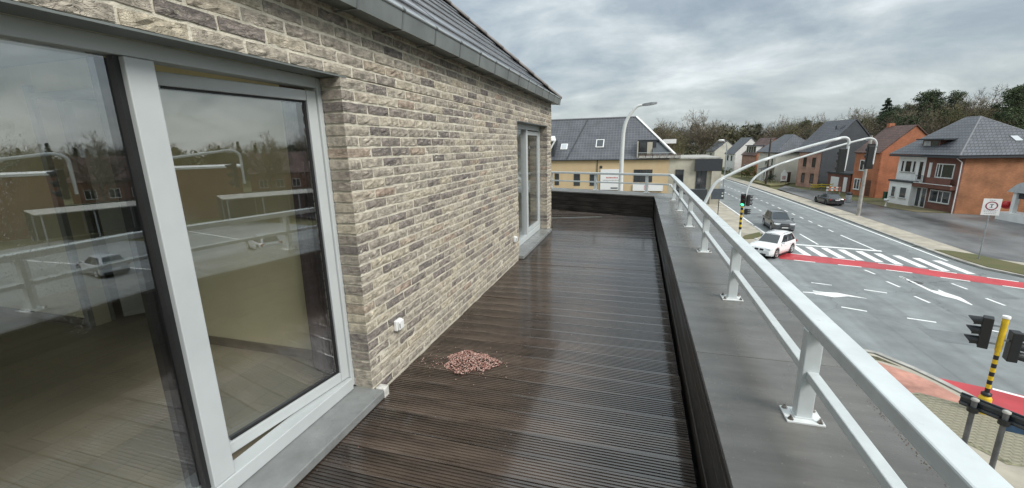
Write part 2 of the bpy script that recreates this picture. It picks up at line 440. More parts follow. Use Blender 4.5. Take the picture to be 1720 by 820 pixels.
for k in range(0, WT):
    if k < 30:
        course(k, W1Y, W2A, 1, 1); course(k, W2B, WEND, 1, 1)
    elif k < 31: course(k, W1Y, WEND, 1, 1)
    else: course(k, -0.6, WEND, 0, 1)
def seen_size(p):
    yc = (p[0] + p[1]) / 2; zc = (p[2] + 0.5) * CP
    q = proj((XW, yc, zc))
    if q is None or not (-60 < q[0] < 1780 and -30 < q[1] < 850): return 0
    a = proj((XW, p[0], zc)); b = proj((XW, p[1], zc)); c = proj((XW, yc, zc + CP))
    if a is None or b is None or c is None: return 0
    return abs(b[0] - a[0]) * abs(c[1] - q[1])
pieces.sort(key=seen_size, reverse=True)
near, rest = pieces[:300], pieces[300:]
brick_meshes = []
for i in range(14):
    rr = random.Random(100 + i)
    vs, fs = brick_verts(0, BP - JT, 0, CP - JT, -0.135, 0, r=rr)
    mb = MB(); mb.add(vs, fs); brick_meshes.append(mb.mesh('brick', M_brick))
for (ya, yb, k) in near:
    inst('brick', random.choice(brick_meshes), wall, (XW + random.gauss(0, 0.0012), ya, k * CP + JT / 2 + random.gauss(0, 0.001)),
         (random.gauss(0, 0.004), 0, 0), (1, (yb - ya) / (BP - JT), 1))
mb = MB()
for (ya, yb, k) in rest:
    vs, fs = brick_verts(ya, yb, k * CP + JT / 2, (k + 1) * CP - JT / 2, XW - 0.135, XW + random.gauss(0, 0.0015), 4, 2)
    mb.add(vs, fs)
o = mb.build('far_brickwork', M_brick, wall); o['kind'] = 'stuff'
# the end return of the wall and the storey below
end = MB(); end.box(-6.5, xb0 - 0.002, WEND - 0.12, WEND - 0.02, -0.1, ztop); end.build('end_wall', M_mortar, house, off=HL)
low = MB(); low.box(-9, 0.93, -7, 9.5, ZG, -0.30)
low.prism([(0.93, 9.5), (0.93, 10.15), (-9, 13.8), (-9, 9.5)], ZG, -0.30)
low.build('lower_storeys', mat('lower_render', (0.42, 0.40, 0.36), 0.9, 0.1, 2), house, off=HL)
lin = MB(); lin.box(-1.74, -1.614, -1.6, W1Y + 0.06, z1 - 0.004, z1 + 0.004); lin.build('lintel_plate', M_zinc, house, off=HL)
lin = MB(); lin.box(-1.74, -1.614, W2A - 0.06, W2B + 0.06, z2 - 0.004, z2 + 0.004); lin.build('lintel_plate', M_zinc, house, off=HL)

# ---- the large window with the sash ajar
FX0, FX1 = -1.83, -1.75
win = bpy.data.objects.new('window', None); COL.objects.link(win); win.parent = house; win.location = HL
tag(win, 'large silver framed window with its right sash ajar')
f = MB()
f.box(FX0, FX1, 2.085, 2.155, 0.075, 1.995)              # right jamb
f.box(FX0, FX1, -4.9, 2.083, 1.938, 1.997)               # head
f.box(FX0, FX1 + 0.012, -4.9, 2.083, 0.062, 0.14)        # bottom rail
f.build('frame', M_alu, win, 0.004)
MB().box(FX0 - 0.01, FX1 + 0.006, 1.132, 1.232, 0.142, 1.936).build('mullion', M_alu, win, 0.004)
MB().box(-1.87, FX0 - 0.002, 1.095, 1.155, 0.142, 1.936).build('inner_profile', M_black, win)
MB().box(-1.80, -1.768, 1.112, 1.131, 0.142, 1.936).build('gasket', M_black, win)
MB().box(-1.815, -1.79, -4.88, 1.13, 0.141, 1.937).build('pane', M_glass_wet, win)  # pane lengthened out of view to let more daylight into the room
# sash hinged on the right, swung inwards 7.5 degrees
sash = bpy.data.objects.new('sash', None); COL.objects.link(sash); sash.parent = win
SW, SZ0, SZ1 = 0.835, 0.148, 1.922
sash.location = (-1.772, 2.082, 0); sash.rotation_euler = (0, 0, -R_(7.5))
# sash, gaskets and pane in the sash's own frame: x outwards, y from the hinge to the free edge (negative)
def sash_part(name, m, *boxes, bevel=0.0):
    b = MB()
    for q in boxes: b.box(*q)
    o = b.build(name, m, win, bevel); o.location = sash.location; o.rotation_euler = sash.rotation_euler; return o
sash_part('sash_frame', M_alu, (-0.05, 0.012, -0.062, 0, SZ0, SZ1), (-0.05, 0.012, -SW, -SW + 0.05, SZ0, SZ1), (-0.05, 0.012, -SW + 0.052, -0.064, SZ1 - 0.055, SZ1), (-0.05, 0.012, -SW + 0.052, -0.064, SZ0, SZ0 + 0.062), bevel=0.004)
sash_part('gasket', M_black, (-0.03, 0.0, -0.078, -0.0645, SZ0 + 0.063, SZ1 - 0.056), (-0.03, 0.0, -SW + 0.079, -0.08, SZ1 - 0.064, SZ1 - 0.0555), (-0.03, 0.0, -SW + 0.079, -0.08, SZ0 + 0.0625, SZ0 + 0.074))
sash_part('pane', M_glass_wet, (-0.03, -0.006, -SW + 0.051, -0.063, SZ0 + 0.061, SZ1 - 0.054))
sash_part('handle', M_alu, (-0.10, -0.052, -SW + 0.012, -SW + 0.036, 0.98, 1.12), (-0.075, -0.052, -SW + 0.01, -SW + 0.038, 1.02, 1.05))
bpy.data.objects.remove(sash)
s = MB(); s.box(-1.78, -1.535, -1.6, 2.125, 0.005, 0.058); s.build('window_sill', M_stone, house, 0.006, off=HL)
s = MB(); s.box(-1.606, -1.54, 2.128, 2.185, -0.01, 0.062); s.build('sill_end', mat('pale_stone', (0.62, 0.61, 0.57), 0.5, 0.15, 20, 0.3, 80), house, 0.006, off=HL)

# ---- the far window
win2 = bpy.data.objects.new('window', None); COL.objects.link(win2); win2.parent = house; win2.location = HL
tag(win2, 'far silver window of two panes near the deck end')
f = MB()
f.box(FX0, FX1, W2A - 0.02, W2A + 0.05, 0.075, z2 - 0.004); f.box(FX0, FX1, W2B - 0.05, W2B + 0.02, 0.075, z2 - 0.004)
f.box(FX0, FX1, W2A + 0.052, W2B - 0.052, z2 - 0.085, z2 - 0.004); f.box(FX0, FX1 + 0.01, W2A + 0.052, W2B - 0.052, 0.062, 0.15)
f.box(FX0, FX1 + 0.006, 6.70, 6.80, 0.152, z2 - 0.087)
f.build('frame', M_alu, win2, 0.004)
sf = MB()
for a, b in ((6.81, 7.645),):
    sf.box(-1.80, -1.762, a, a + 0.055, 0.16, z2 - 0.10); sf.box(-1.80, -1.762, b - 0.055, b, 0.16, z2 - 0.10)
    sf.box(-1.80, -1.762, a + 0.056, b - 0.056, 0.16, 0.225); sf.box(-1.80, -1.762, a + 0.056, b - 0.056, z2 - 0.165, z2 - 0.10)
sf.build('sash_frame', M_alu, win2, 0.003)
MB().box(-1.81, -1.79, W2A + 0.05, 6.705, 0.15, z2 - 0.085).build('pane', M_glass, win2)
MB().box(-1.795, -1.775, 6.86, 7.59, 0.22, z2 - 0.16).build('pane', M_glass, win2)
s = MB(); s.box(-1.78, -1.535, W2A - 0.05, W2B + 0.06, 0.005, 0.058); s.build('window_sill', M_stone, house, 0.006, off=HL)

# ---- roof: battened tiles on a 42 degree slope, hipped at the far end
TH = R_(42); ca, sa = math.cos(TH), math.sin(TH)
EX, EZ, EY = -1.50, 2.43, 8.22
rf = MB()
SL = 4.6
rf.slab([(EX - 0.03, -2.0, EZ - 0.04), (EX - 0.03, EY - 0.03, EZ - 0.04), (EX - 0.03 - SL * ca, EY - 0.03 - SL * ca, EZ - 0.04 + SL * sa), (EX - 0.03 - SL * ca, -2.0, EZ - 0.04 + SL * sa)], 0.05)
rf.slab([(EX - 0.03, EY - 0.03, EZ - 0.04), (EX - 9, EY - 0.03, EZ - 0.04), (EX - 9, EY - 0.03 - SL * ca, EZ - 0.04 + SL * sa), (EX - 0.03 - SL * ca, EY - 0.03 - SL * ca, EZ - 0.04 + SL * sa)], 0.05)
rf.box(-9, -1.62, -2.0, EY - 0.16, ztop + 0.005, ztop + 0.04)
roof = rf.build('roof', M_black, house, off=HL)
tw, te = 0.30, 0.30
tl = MB()
prof = [(0.0, 0.006), (0.004, 0.022), (0.02, 0.030), (0.36, 0.008), (0.36, -0.004), (0.0, -0.004)]   # (up the slope, height)
vs = []
for y in (0.0015, tw - 0.0015):
    for (u, h) in prof: vs.append((-u * ca + h * sa, y, u * sa + h * ca))
n_ = len(prof)
tl.add(vs, [tuple(range(n_)), tuple(range(n_, 2 * n_))[::-1]] + [((i + 1) % n_, i, n_ + i, n_ + (i + 1) % n_) for i in range(n_)])
tile_me = tl.mesh('roof_tile', M_tile)
cnt = 0; rest_t = MB(); tv, tf = list(tl.v), list(tl.f)
for r in range(15):
    s0 = r * te
    ymax = EY - s0 * ca - 0.10
    y = -2.0 + (0.15 if r % 2 else 0.0)
    while y < ymax:
        q = proj((EX - s0 * ca, y + 0.15, EZ + s0 * sa))
        w = min(tw, ymax - y); seen = q and -60 < q[0] < 1000 and -45 < q[1] < 200 and cnt < 300
        if w > 0.05 and not seen:
            rest_t.add([(a + EX - s0 * ca, b * w / tw + y, c + EZ + s0 * sa) for a, b, c in tv], tf)
        if seen:
            if w > 0.05:
                inst('roof_tile', tile_me, roof, (EX - s0 * ca, y, EZ + s0 * sa + random.gauss(0, 0.001)), (0, 0, 0), (1, w / tw, 1)); cnt += 1
        y += tw
o = rest_t.build('far_roof_tiles', M_tile, roof); o['kind'] = 'stuff'
ht = MB()
hd = np.array([-ca, -ca, sa]); hl = 0.36
hd_n = hd / np.linalg.norm(hd); side = np.array([1, -1, 0]) / math.sqrt(2); upn = np.cross(side, hd_n); upn = upn if upn[2] > 0 else -upn
ring = []
for a in np.linspace(-0.42 * math.pi, 0.42 * math.pi, 9): ring.append((math.sin(a) * 0.115, math.cos(a) * 0.085 - 0.035))
vs = []
for t_, e_ in ((-0.02, 1.06), (hl, 0.95)):
    for (u, h) in ring: vs.append(hd_n * t_ + side * u * e_ + upn * h * e_)
    for (u, h) in ring[::-1]: vs.append(hd_n * t_ + side * u * e_ * 0.82 + upn * (h - 0.015) * e_)
k_ = 18
ht.add(vs, [tuple(range(k_))[::-1], tuple(range(k_, 2 * k_))] + [(i, (i + 1) % k_, k_ + (i + 1) % k_, k_ + i) for i in range(k_)], True)
hip_me = ht.mesh('hip_tile', M_hip)
for i in range(13):
    p = np.array([EX + 0.0, EY + 0.0, EZ + 0.02]) + hd_n * (0.02 + i * 0.355)
    inst('hip_tile', hip_me, roof, tuple(p))
# gutter
GY1 = 8.16
gt = MB()
gp = [(-1.606, 2.345), (-1.462, 2.325), (-1.445, 2.435), (-1.4535, 2.437), (-1.4695, 2.334), (-1.598, 2.352), (-1.598, 2.44), (-1.606, 2.44)]
vs = [(x, y, z) for y in (-1.5, GY1) for (x, z) in gp]; n_ = len(gp)
gt.add(vs, [tuple(range(n_)), tuple(range(n_, 2 * n_))[::-1]] + [((i + 1) % n_, i, n_ + i, n_ + (i + 1) % n_) for i in range(n_)])
gt.poly([(-1.606, GY1 + 0.001, 2.345), (-1.606, GY1 + 0.001, 2.44), (-1.445, GY1 + 0.001, 2.437), (-1.462, GY1 + 0.001, 2.325)])
gut = gt.build('gutter', M_zinc, house, off=HL)
MB().tube([(-1.447, -1.5, 2.438), (-1.447, GY1, 2.438)], 0.0115, 10).build('rim', mat('bright_zinc', (0.42, 0.45, 0.45), 0.3, 0.1, 3, metal=0.6), gut)
M_strap = mat('zinc_strap', (0.17, 0.18, 0.18), 0.45, 0.1, metal=0.4)
y = 2.57 - 0.45 * 5
while y < GY1 - 0.05:
    b = MB(); b.box(-1.608, -1.4655, y - 0.009, y + 0.009, 2.3215, 2.327)
    b.slab([(-1.4595, y - 0.009, 2.320), (-1.4595, y + 0.009, 2.320), (-1.4415, y + 0.009, 2.437), (-1.4415, y - 0.009, 2.437)], 0.003)
    b.tube([(-1.447, y - 0.012, 2.438), (-1.447, y + 0.012, 2.438)], 0.0145, 10)
    b.build('bracket', M_strap, gut); y += 0.45

# ---- the room behind the glass
M_cream = mat('cream_wall_paint', (0.78, 0.71, 0.50), 0.75, 0.03, 4)
M_oak = masonry_mat('grey_oak_laminate', [(0.31, 0.28, 0.215), (0.38, 0.34, 0.26)], (0.17, 0.15, 0.12), 1.2, 0.19, 'x', 0.42, 0.25, 0.002, 0.0006)
# planks run along y in plan: feed x/y instead of z
def plan_vector(M):
    t = M.node_tree; cb = [n for n in t.nodes if n.type == 'COMBXYZ'][0]; sp = [n for n in t.nodes if n.type == 'SEPXYZ'][0]
    for l in list(t.links):
        if l.to_node == cb: t.links.remove(l)
    t.links.new(sp.outputs['Y'], cb.inputs[0]); t.links.new(sp.outputs['X'], cb.inputs[1])
plan_vector(M_oak)
fl = MB(); fl.box(-7.5, -1.84, -5.0, 8.0, -0.02, 0.05)
struct('room_floor', fl, M_oak)
cl = MB(); cl.box(-7.5, -1.86, -5.0, 7.95, 2.33, 2.44)
struct('room_ceiling', cl, mat('white_ceiling', (0.75, 0.74, 0.70), 0.85, 0.02))
w = MB(); w.box(-3.95, -1.88, 2.38, 2.50, 0.052, 2.32); w.box(-7.5, -4.76, 2.38, 2.50, 0.052, 2.32); w.box(-4.758, -3.952, 2.38, 2.50, 2.10, 2.32)
w.box(-1.90, -1.833, 2.16, 2.378, 0.052, 2.32); w.box(-1.90, -1.833, 2.51, 5.70, 0.052, 2.32); w.box(-1.90, -1.833, 7.73, 7.9, 0.052, 2.32)
w.box(-7.6, -7.502, -5.0, -4.0, 0.052, 2.32); w.box(-7.6, -7.502, 1.6, 7.95, 0.052, 2.32); w.box(-7.6, -7.502, -4.0, 1.6, 0.052, 0.85); w.box(-7.6, -7.502, -4.0, 1.6, 2.15, 2.32); w.box(-7.5, -6.8, -5.1, -5.001, 0.052, 2.32); w.box(-6.8, -1.86, -5.1, -5.001, 2.2, 2.32); w.box(-7.5, -1.86, 7.9, 7.96, 0.052, 2.32)  # unseen window openings left in back and side walls, added to brighten the room
struct('room_wall', w, M_cream)
w = MB(); w.box(-3.94, -1.95, 2.362, 2.378, 0.052, 0.12); w.box(-7.5, -4.84, 2.362, 2.378, 0.052, 0.12); w.box(-7.498, -7.482, -5.0, 2.36, 0.052, 0.12)
struct('room_skirting', w, mat('skirting', (0.22, 0.19, 0.15), 0.5, 0.1))
dr = thing('interior_door', 'grey interior door standing open in doorway behind left pane', 'door', (-4.7, 2.44, 0.05))
DO = (4.7, -2.44, -0.05)
b = MB(); b.box(-4.83, -4.762, 2.34, 2.54, 0.053, 2.16); b.box(-3.948, -3.90, 2.34, 2.54, 0.053, 2.16); b.box(-4.76, -3.95, 2.34, 2.54, 2.06, 2.098)
b.build('door_frame', mat('grey_door_frame', (0.30, 0.30, 0.28), 0.5, 0.05), dr, 0.004, off=DO)
leaf = MB(); leaf.obox((-4.50, 2.92, 1.07), (0.23, 0.33, 0), (0.016, -0.011, 0), (0, 0, 1.0)); leaf.build('door_leaf', mat('pale_door', (0.50, 0.51, 0.49), 0.45, 0.04), dr, off=DO)
b = MB(); b.tube([(-4.36, 3.06, 1.05), (-4.33, 3.04, 1.05), (-4.37, 2.97, 1.05)], 0.009, 8); b.build('door_handle', M_alu, dr, off=DO)
cu = MB()
rows = []
for zz in np.linspace(0.07, 2.3, 12):
    row = []
    for i in range(49):
        a = 2 * math.pi * i / 48
        rr_ = 1 + 0.22 * math.sin(9 * a + 0.3 * zz)
        pinch = 0.92 + 0.12 * math.cos(zz * 1.6)
        row.append((-2.09 + 0.095 * rr_ * math.cos(a) * pinch, 2.275 + 0.055 * rr_ * math.sin(a) * pinch, zz))
    rows += row
cu.add(rows, [(j * 49 + i, j * 49 + i + 1, (j + 1) * 49 + i + 1, (j + 1) * 49 + i) for j in range(11) for i in range(48)], True)
tag(cu.build('curtain', mat('mauve_curtain', (0.16, 0.12, 0.13), 0.85, 0.1, 20), None), 'mauve grey curtain gathered beside the opened sash', 'curtain')

# ================================================================== THE DECK
M_deck = mat('wet_brown_decking', (0.064, 0.046, 0.035), 0.25, 0.3, 3.2, 0.12, 14, rvar=0.12, rscale=1.3, spec=0.5, island=0.28, stretch=(0.6, 2.2, 1), coat=0.8)
M_deck.node_tree.nodes['Principled BSDF'].inputs['Coat Roughness'].default_value = 0.10; M_deck.node_tree.nodes['Principled BSDF'].inputs['Coat IOR'].default_value = 1.75
DX0, DX1 = -1.60, 0.335
PW, PG = 0.1725, 0.005
def board_profile(w=PW - PG, ng=8, d=0.0042):
    p = [(0.0, -0.025), (0.0, -0.003), (0.003, 0.0)]
    pitch = w / ng
    for i in range(ng):
        c = pitch * (i + 0.5)
        if i == 0: p += [(c + pitch * 0.27, 0.0)]
        else: p += [(c - pitch * 0.27, 0.0), (c + pitch * 0.27, 0.0)]
        if i < ng - 1: p += [(c + pitch * 0.32, -d), (c + pitch * 0.68, -d)]
    p[-1] = (w - 0.003, 0.0)
    return p + [(w, -0.003), (w, -0.025)]
def board_mesh(x0, x1):
    p = board_profile(); n = len(p); mb = MB()
    vs = [(x, y, z) for x in (x0, x1) for (y, z) in p]
    mb.add(vs, [(i, i + 1, n + i + 1, n + i)[::-1] for i in range(n - 1)] + [tuple(range(n)), tuple(range(n, 2 * n))[::-1]])
    return mb
dk = MB(); dk.box(-1.60, 0.34, -2.0, 9.5, -0.16, -0.07); dk.box(-5.5, -1.602, 8.1, 12, -0.16, -0.07)
deck = struct('deck', dk, M_black)
bm1 = board_mesh(DX0, DX1).mesh('deck_board', M_deck)
bm2 = board_mesh(-5.0, DX1).mesh('deck_board', M_deck)
y = -0.9
while y < 11.6:
    long_ = y > 8.08
    x_hi = 0
    o = inst('deck_board', bm2 if long_ else bm1, deck, (random.gauss(0, 0.0015), y, random.gauss(0, 0.0012)), (random.gauss(0, 0.006), random.gauss(0, 0.0006), 0))
    y += PW
# loose grey strip across the boards round the corner
b = MB(); b.bar((-2.5, 9.02, 0.006), (-0.75, 9.55, 0.006), 0.06, 0.008); b.build('cover_strip', M_zinc, deck)

def coping_mat():
    M = mat('grey_roofing_panel', (0.122, 0.118, 0.108), 0.27, 0.13, 1.7, 0.12, 160, rvar=0.20, rscale=1.2, detail=10)
    t = M.node_tree; L = t.links.new; b = t.nodes['Principled BSDF']; src = b.inputs['Base Color'].links[0].from_socket; tc = N(t, 'ShaderNodeTexCoord')
    # drip marks running across the panel and fine grit
    mp = N(t, 'ShaderNodeMapping'); mp.inputs['Scale'].default_value = (1.2, 7.0, 1); L(tc.outputs['Object'], mp.inputs[0])
    n = N(t, 'ShaderNodeTexNoise'); n.inputs['Scale'].default_value = 1.5; n.inputs['Detail'].default_value = 8; n.inputs['Roughness'].default_value = 0.65; L(mp.outputs[0], n.inputs['Vector'])
    m = N(t, 'ShaderNodeMapRange'); m.inputs['From Min'].default_value = 0.35; m.inputs['From Max'].default_value = 0.68; m.inputs['To Min'].default_value = 0.82; m.inputs['To Max'].default_value = 1.22; L(n.outputs['Fac'], m.inputs[0])
    g = N(t, 'ShaderNodeTexNoise'); g.inputs['Scale'].default_value = 70; g.inputs['Detail'].default_value = 3; L(tc.outputs['Object'], g.inputs['Vector'])
    m2 = N(t, 'ShaderNodeMapRange'); m2.inputs['From Min'].default_value = 0.68; m2.inputs['From Max'].default_value = 0.74; m2.inputs['To Min'].default_value = 1.0; m2.inputs['To Max'].default_value = 1.7; L(g.outputs['Fac'], m2.inputs[0])
    mu = N(t, 'ShaderNodeMath', operation='MULTIPLY'); L(m.outputs[0], mu.inputs[0]); L(m2.outputs[0], mu.inputs[1])
    s = N(t, 'ShaderNodeVectorMath', operation='SCALE'); L(src, s.inputs[0]); L(mu.outputs[0], s.inputs['Scale']); L(s.outputs[0], b.inputs['Base Color'])
    return M
sw = MB()
for i in range(46):
    y_ = -0.9 + i * PW
    for x_ in (-1.52, -0.63, 0.26):
        for dy in (0.035, 0.13): sw.lathe((x_ + random.gauss(0, 0.004), y_ + dy, 0.0005), [(0.0045, 0), (0.004, 0.0012), (0.001, 0.0012)], 6, smooth=False)
o = sw.build('screw_heads', mat('screw_steel', (0.25, 0.24, 0.22), 0.35, 0.1, metal=0.8), deck); o['kind'] = 'stuff'
# ---- parapet with wood cladding and grey coping
M_clad = mat('dark_wet_cladding', (0.030, 0.024, 0.020), 0.45, 0.35, 3, 0.5, 22, island=0.25, stretch=(1, 0.35, 3.5), rvar=0.15)
M_cop = coping_mat()
PX, PYC = 0.365, 9.62
par = thing('parapet', 'low dark wood clad parapet with wide wet grey coping', 'parapet', (0.7, 4, 0)); PL = (-0.7, -4, 0)
ev = np.array([-0.9350, 0.3546]); en = np.array([0.3546, 0.9350])       # along the end wall / outwards
pc = MB(); pc.box(PX + 0.024, 0.96, -2.0, PYC, -0.28, 0.452)
def EP(t, o): q = np.array([PX, PYC]) + ev * t + en * o; return (float(q[0]), float(q[1]))
pc.prism([EP(-0.25, 0.024 + 0.0), EP(-0.6, 0.66), EP(5.5, 0.66), EP(5.5, 0.024)], -0.28, 0.45)
pc.build('core', M_black, par, off=PL)
zb = -0.045
for i in range(5):
    z0 = zb + i * 0.1005
    j = random.gauss(0, 0.0012)
    MB().box(PX + j, PX + 0.022 + j, -2.0, PYC - 0.002, z0 + 0.003, z0 + 0.0975).build('cladding_board', M_clad, par, 0.003, off=PL)
    b = MB(); b.prism([EP(0.025, j), EP(0.025, 0.022 + j), EP(5.4, 0.022 + j), EP(5.4, j)][::1], z0 + 0.003, z0 + 0.0975)
    b.build('cladding_board', M_clad, par, 0.003, off=PL)
yj = [-1.47 + 1.26 * i for i in range(9)]
yj[-1] = 8.85
for a, b_ in zip(yj[:-1], yj[1:]):
    MB().box(0.347, 1.03, a + 0.0025, b_ - 0.0025, 0.455, 0.48 + random.gauss(0, 0.0006)).build('coping_panel', M_cop, par, 0.003, off=PL)
c0, c1 = EP(0, -0.02), EP(0, 0.68)
cc = MB(); cc.prism([(0.347, 8.8525), (1.03, 8.8525), (1.03, 9.98), EP(0.55, 0.68), EP(0.55, -0.018), (0.347, PYC - 0.015)], 0.455, 0.48)
cc.build('coping_panel', M_cop, par, off=PL)
for i in range(4):
    t0 = 0.555 + i * 1.25
    cc = MB(); cc.prism([EP(t0 + 0.0, -0.018), EP(t0, 0.68), EP(t0 + 1.245, 0.68), EP(t0 + 1.245, -0.018)], 0.455, 0.48)
    cc.build('coping_panel', M_cop, par, off=PL)

# ---- balustrade
M_rail = mat('pale_grey_rail_paint', (0.56, 0.595, 0.595), 0.33, 0.045, 9, 0.03, 260, rvar=0.06, rscale=5, detail=9, spec=0.5)
rail = thing('balustrade', 'pale grey metal railing of posts and two rails standing on the coping', 'railing', (0.7, 4, 0.48)); RL = (-0.7, -4, -0.48)
RX = 0.705
ry1 = 10.12
MB().box(RX - 0.04, RX + 0.04, -1.6, ry1, 0.870, 0.920).build('handrail', M_rail, rail, 0.006, off=RL)
MB().box(RX - 0.026, RX + 0.014, -1.6, ry1 - 0.03, 0.665, 0.70).build('mid_rail', M_rail, rail, 0.004, off=RL)
# end stretch along the end wall
e0 = np.array([RX, ry1 - 0.005]); 
def ER(t): q = e0 + ev * t; return (float(q[0]), float(q[1]))
p, q = ER(0.03), ER(5.0)
MB().bar((*p, 0.895), (*q, 0.895), 0.08, 0.05).build('handrail', M_rail, rail, 0.006, off=RL)
MB().bar((*p, 0.682), (*q, 0.682), 0.04, 0.035).build('mid_rail', M_rail, rail, 0.004, off=RL)
def rail_post(x, y, rz):
    c, s_ = math.cos(rz), math.sin(rz)
    po = MB(); po.obox((x, y, 0.68), (0.030 * c, 0.030 * s_, 0), (-0.024 * s_, 0.024 * c, 0), (0, 0, 0.19)); po = po.build('post', M_rail, rail, 0.004, off=RL)
    pl = MB(); pl.obox((x, y, 0.485), (0.068 * c, 0.068 * s_, 0), (-0.055 * s_, 0.055 * c, 0), (0, 0, 0.0045)); pl.build('base_plate', mat('white_plate', (0.68, 0.70, 0.69), 0.4, 0.05, 20), po, 0.002)
    we = MB(); we.obox((x, y, 0.492), (0.035 * c, 0.035 * s_, 0), (-0.029 * s_, 0.029 * c, 0), (0, 0, 0.0035)); we.build('weld', M_rail, po, 0.003)
    for i in (-1, 1):
        for j in (-1, 1):
            bx, by = x + 0.052 * i * c - 0.040 * j * s_, y + 0.052 * i * s_ + 0.040 * j * c
            bt = MB(); bt.lathe((bx, by, 0.4895), [(0.012, 0), (0.012, 0.002), (0.0085, 0.0025), (0.0085, 0.009), (0.0045, 0.0095), (0.0045, 0.019), (0.003, 0.02)], 6, smooth=False)
            bt.build('bolt', mat('steel_bolt', (0.33, 0.30, 0.27), 0.4, 0.3, 40, metal=0.7), po)
for k in range(-1, 6): rail_post(RX - 0.012, 1.81 + 1.43 * k, 0)
for t in (0.55, 1.85, 3.15, 4.45):
    p = ER(t); rail_post(p[0], p[1], math.atan2(ev[1], ev[0]))

# ---- small things on the deck and wall
def socket(y, z, label):
    t = thing('wall_socket', label, 'socket', (XW, y, z), group='outdoor sockets on the brick wall')
    MB().box(0.002, 0.030, -0.038, 0.038, -0.038, 0.038).build('housing', M_white, t, 0.006)
    MB().box(0.031, 0.046, -0.032, 0.032, -0.030, 0.034).build('lid', M_white, t, 0.005)
    MB().box(0.032, 0.050, -0.030, -0.024, -0.014, 0.02).build('catch', mat('grey_catch', (0.3, 0.3, 0.3), 0.5), t)
socket(2.44, 0.38, 'white outdoor socket low on brick wall near the opened window')
socket(5.44, 0.35, 'small white outdoor socket on brick wall just before the far window')
gm = MB()
rr = random.Random(5)
def stone(x, y, z, s):
    a = [(1, 0, 0), (-1, 0, 0), (0, 1, 0), (0, -1, 0), (0, 0, 1), (0, 0, -1)]
    ang = rr.random() * 6.3; c, s_ = math.cos(ang), math.sin(ang)
    vs = []
    for p in a:
        k = s * rr.uniform(0.65, 1.35); q = (p[0] * k, p[1] * k * 0.8, p[2] * k * 0.75)
        vs.append((x + q[0] * c - q[1] * s_, y + q[0] * s_ + q[1] * c, z + q[2]))
    gm.add(vs, [(0, 2, 4), (2, 1, 4), (1, 3, 4), (3, 0, 4), (2, 0, 5), (1, 2, 5), (3, 1, 5), (0, 3, 5)])
for i in range(1500):
    a, r = rr.random() * 6.283, math.sqrt(rr.random())
    hgt = 0.030 * (1 - r ** 2.2)
    lim = 1 + 0.12 * math.sin(3 * a + 1) + 0.08 * math.sin(7 * a)
    stone(-1.165 + 0.205 * r * lim * math.cos(a), 2.705 + 0.16 * r * lim * math.sin(a), 0.004 + hgt * rr.uniform(0.6, 1.0), rr.uniform(0.0042, 0.0075))
for i in range(70):
    a = rr.random() * 6.283; r = 1 + abs(rr.gauss(0, 0.35))
    stone(-1.165 + 0.205 * r * math.cos(a), 2.705 + 0.16 * r * math.sin(a), 0.004, rr.uniform(0.003, 0.006))
for i in range(26):
    stone(-1.46 + rr.gauss(0, 0.06), 2.62 + rr.gauss(0, 0.05), 0.004, rr.uniform(0.003, 0.006))
for i in range(40):
    stone(rr.uniform(-1.5, 0.3), rr.uniform(1.6, 5.0), 0.004, rr.uniform(0.002, 0.0045))
M_gravel = brick_mat('red_gravel_stone', [(0.0, (0.20, 0.09, 0.07)), (1.0, (0.55, 0.40, 0.34)), (0.5, (0.34, 0.17, 0.14))], 0.3)
tag(gm.build('gravel_heap', M_gravel), 'small heap of reddish gravel spilled on the wet deck', 'gravel', kind='stuff')
lm = MB(); gm = lm
for i in range(190):
    y = rr.uniform(0.6, 2.05) if i < 110 else rr.uniform(-0.5, 9)
    stone(1.012 + rr.gauss(0, 0.006), y, 0.482, rr.uniform(0.0012, 0.0035))
tag(lm.build('roof_litter', mat('litter', (0.16, 0.11, 0.07), 0.9, 0.4, 30, island=0.5)), 'brown leaf litter and grit along the outer coping edge', 'litter', kind='stuff')
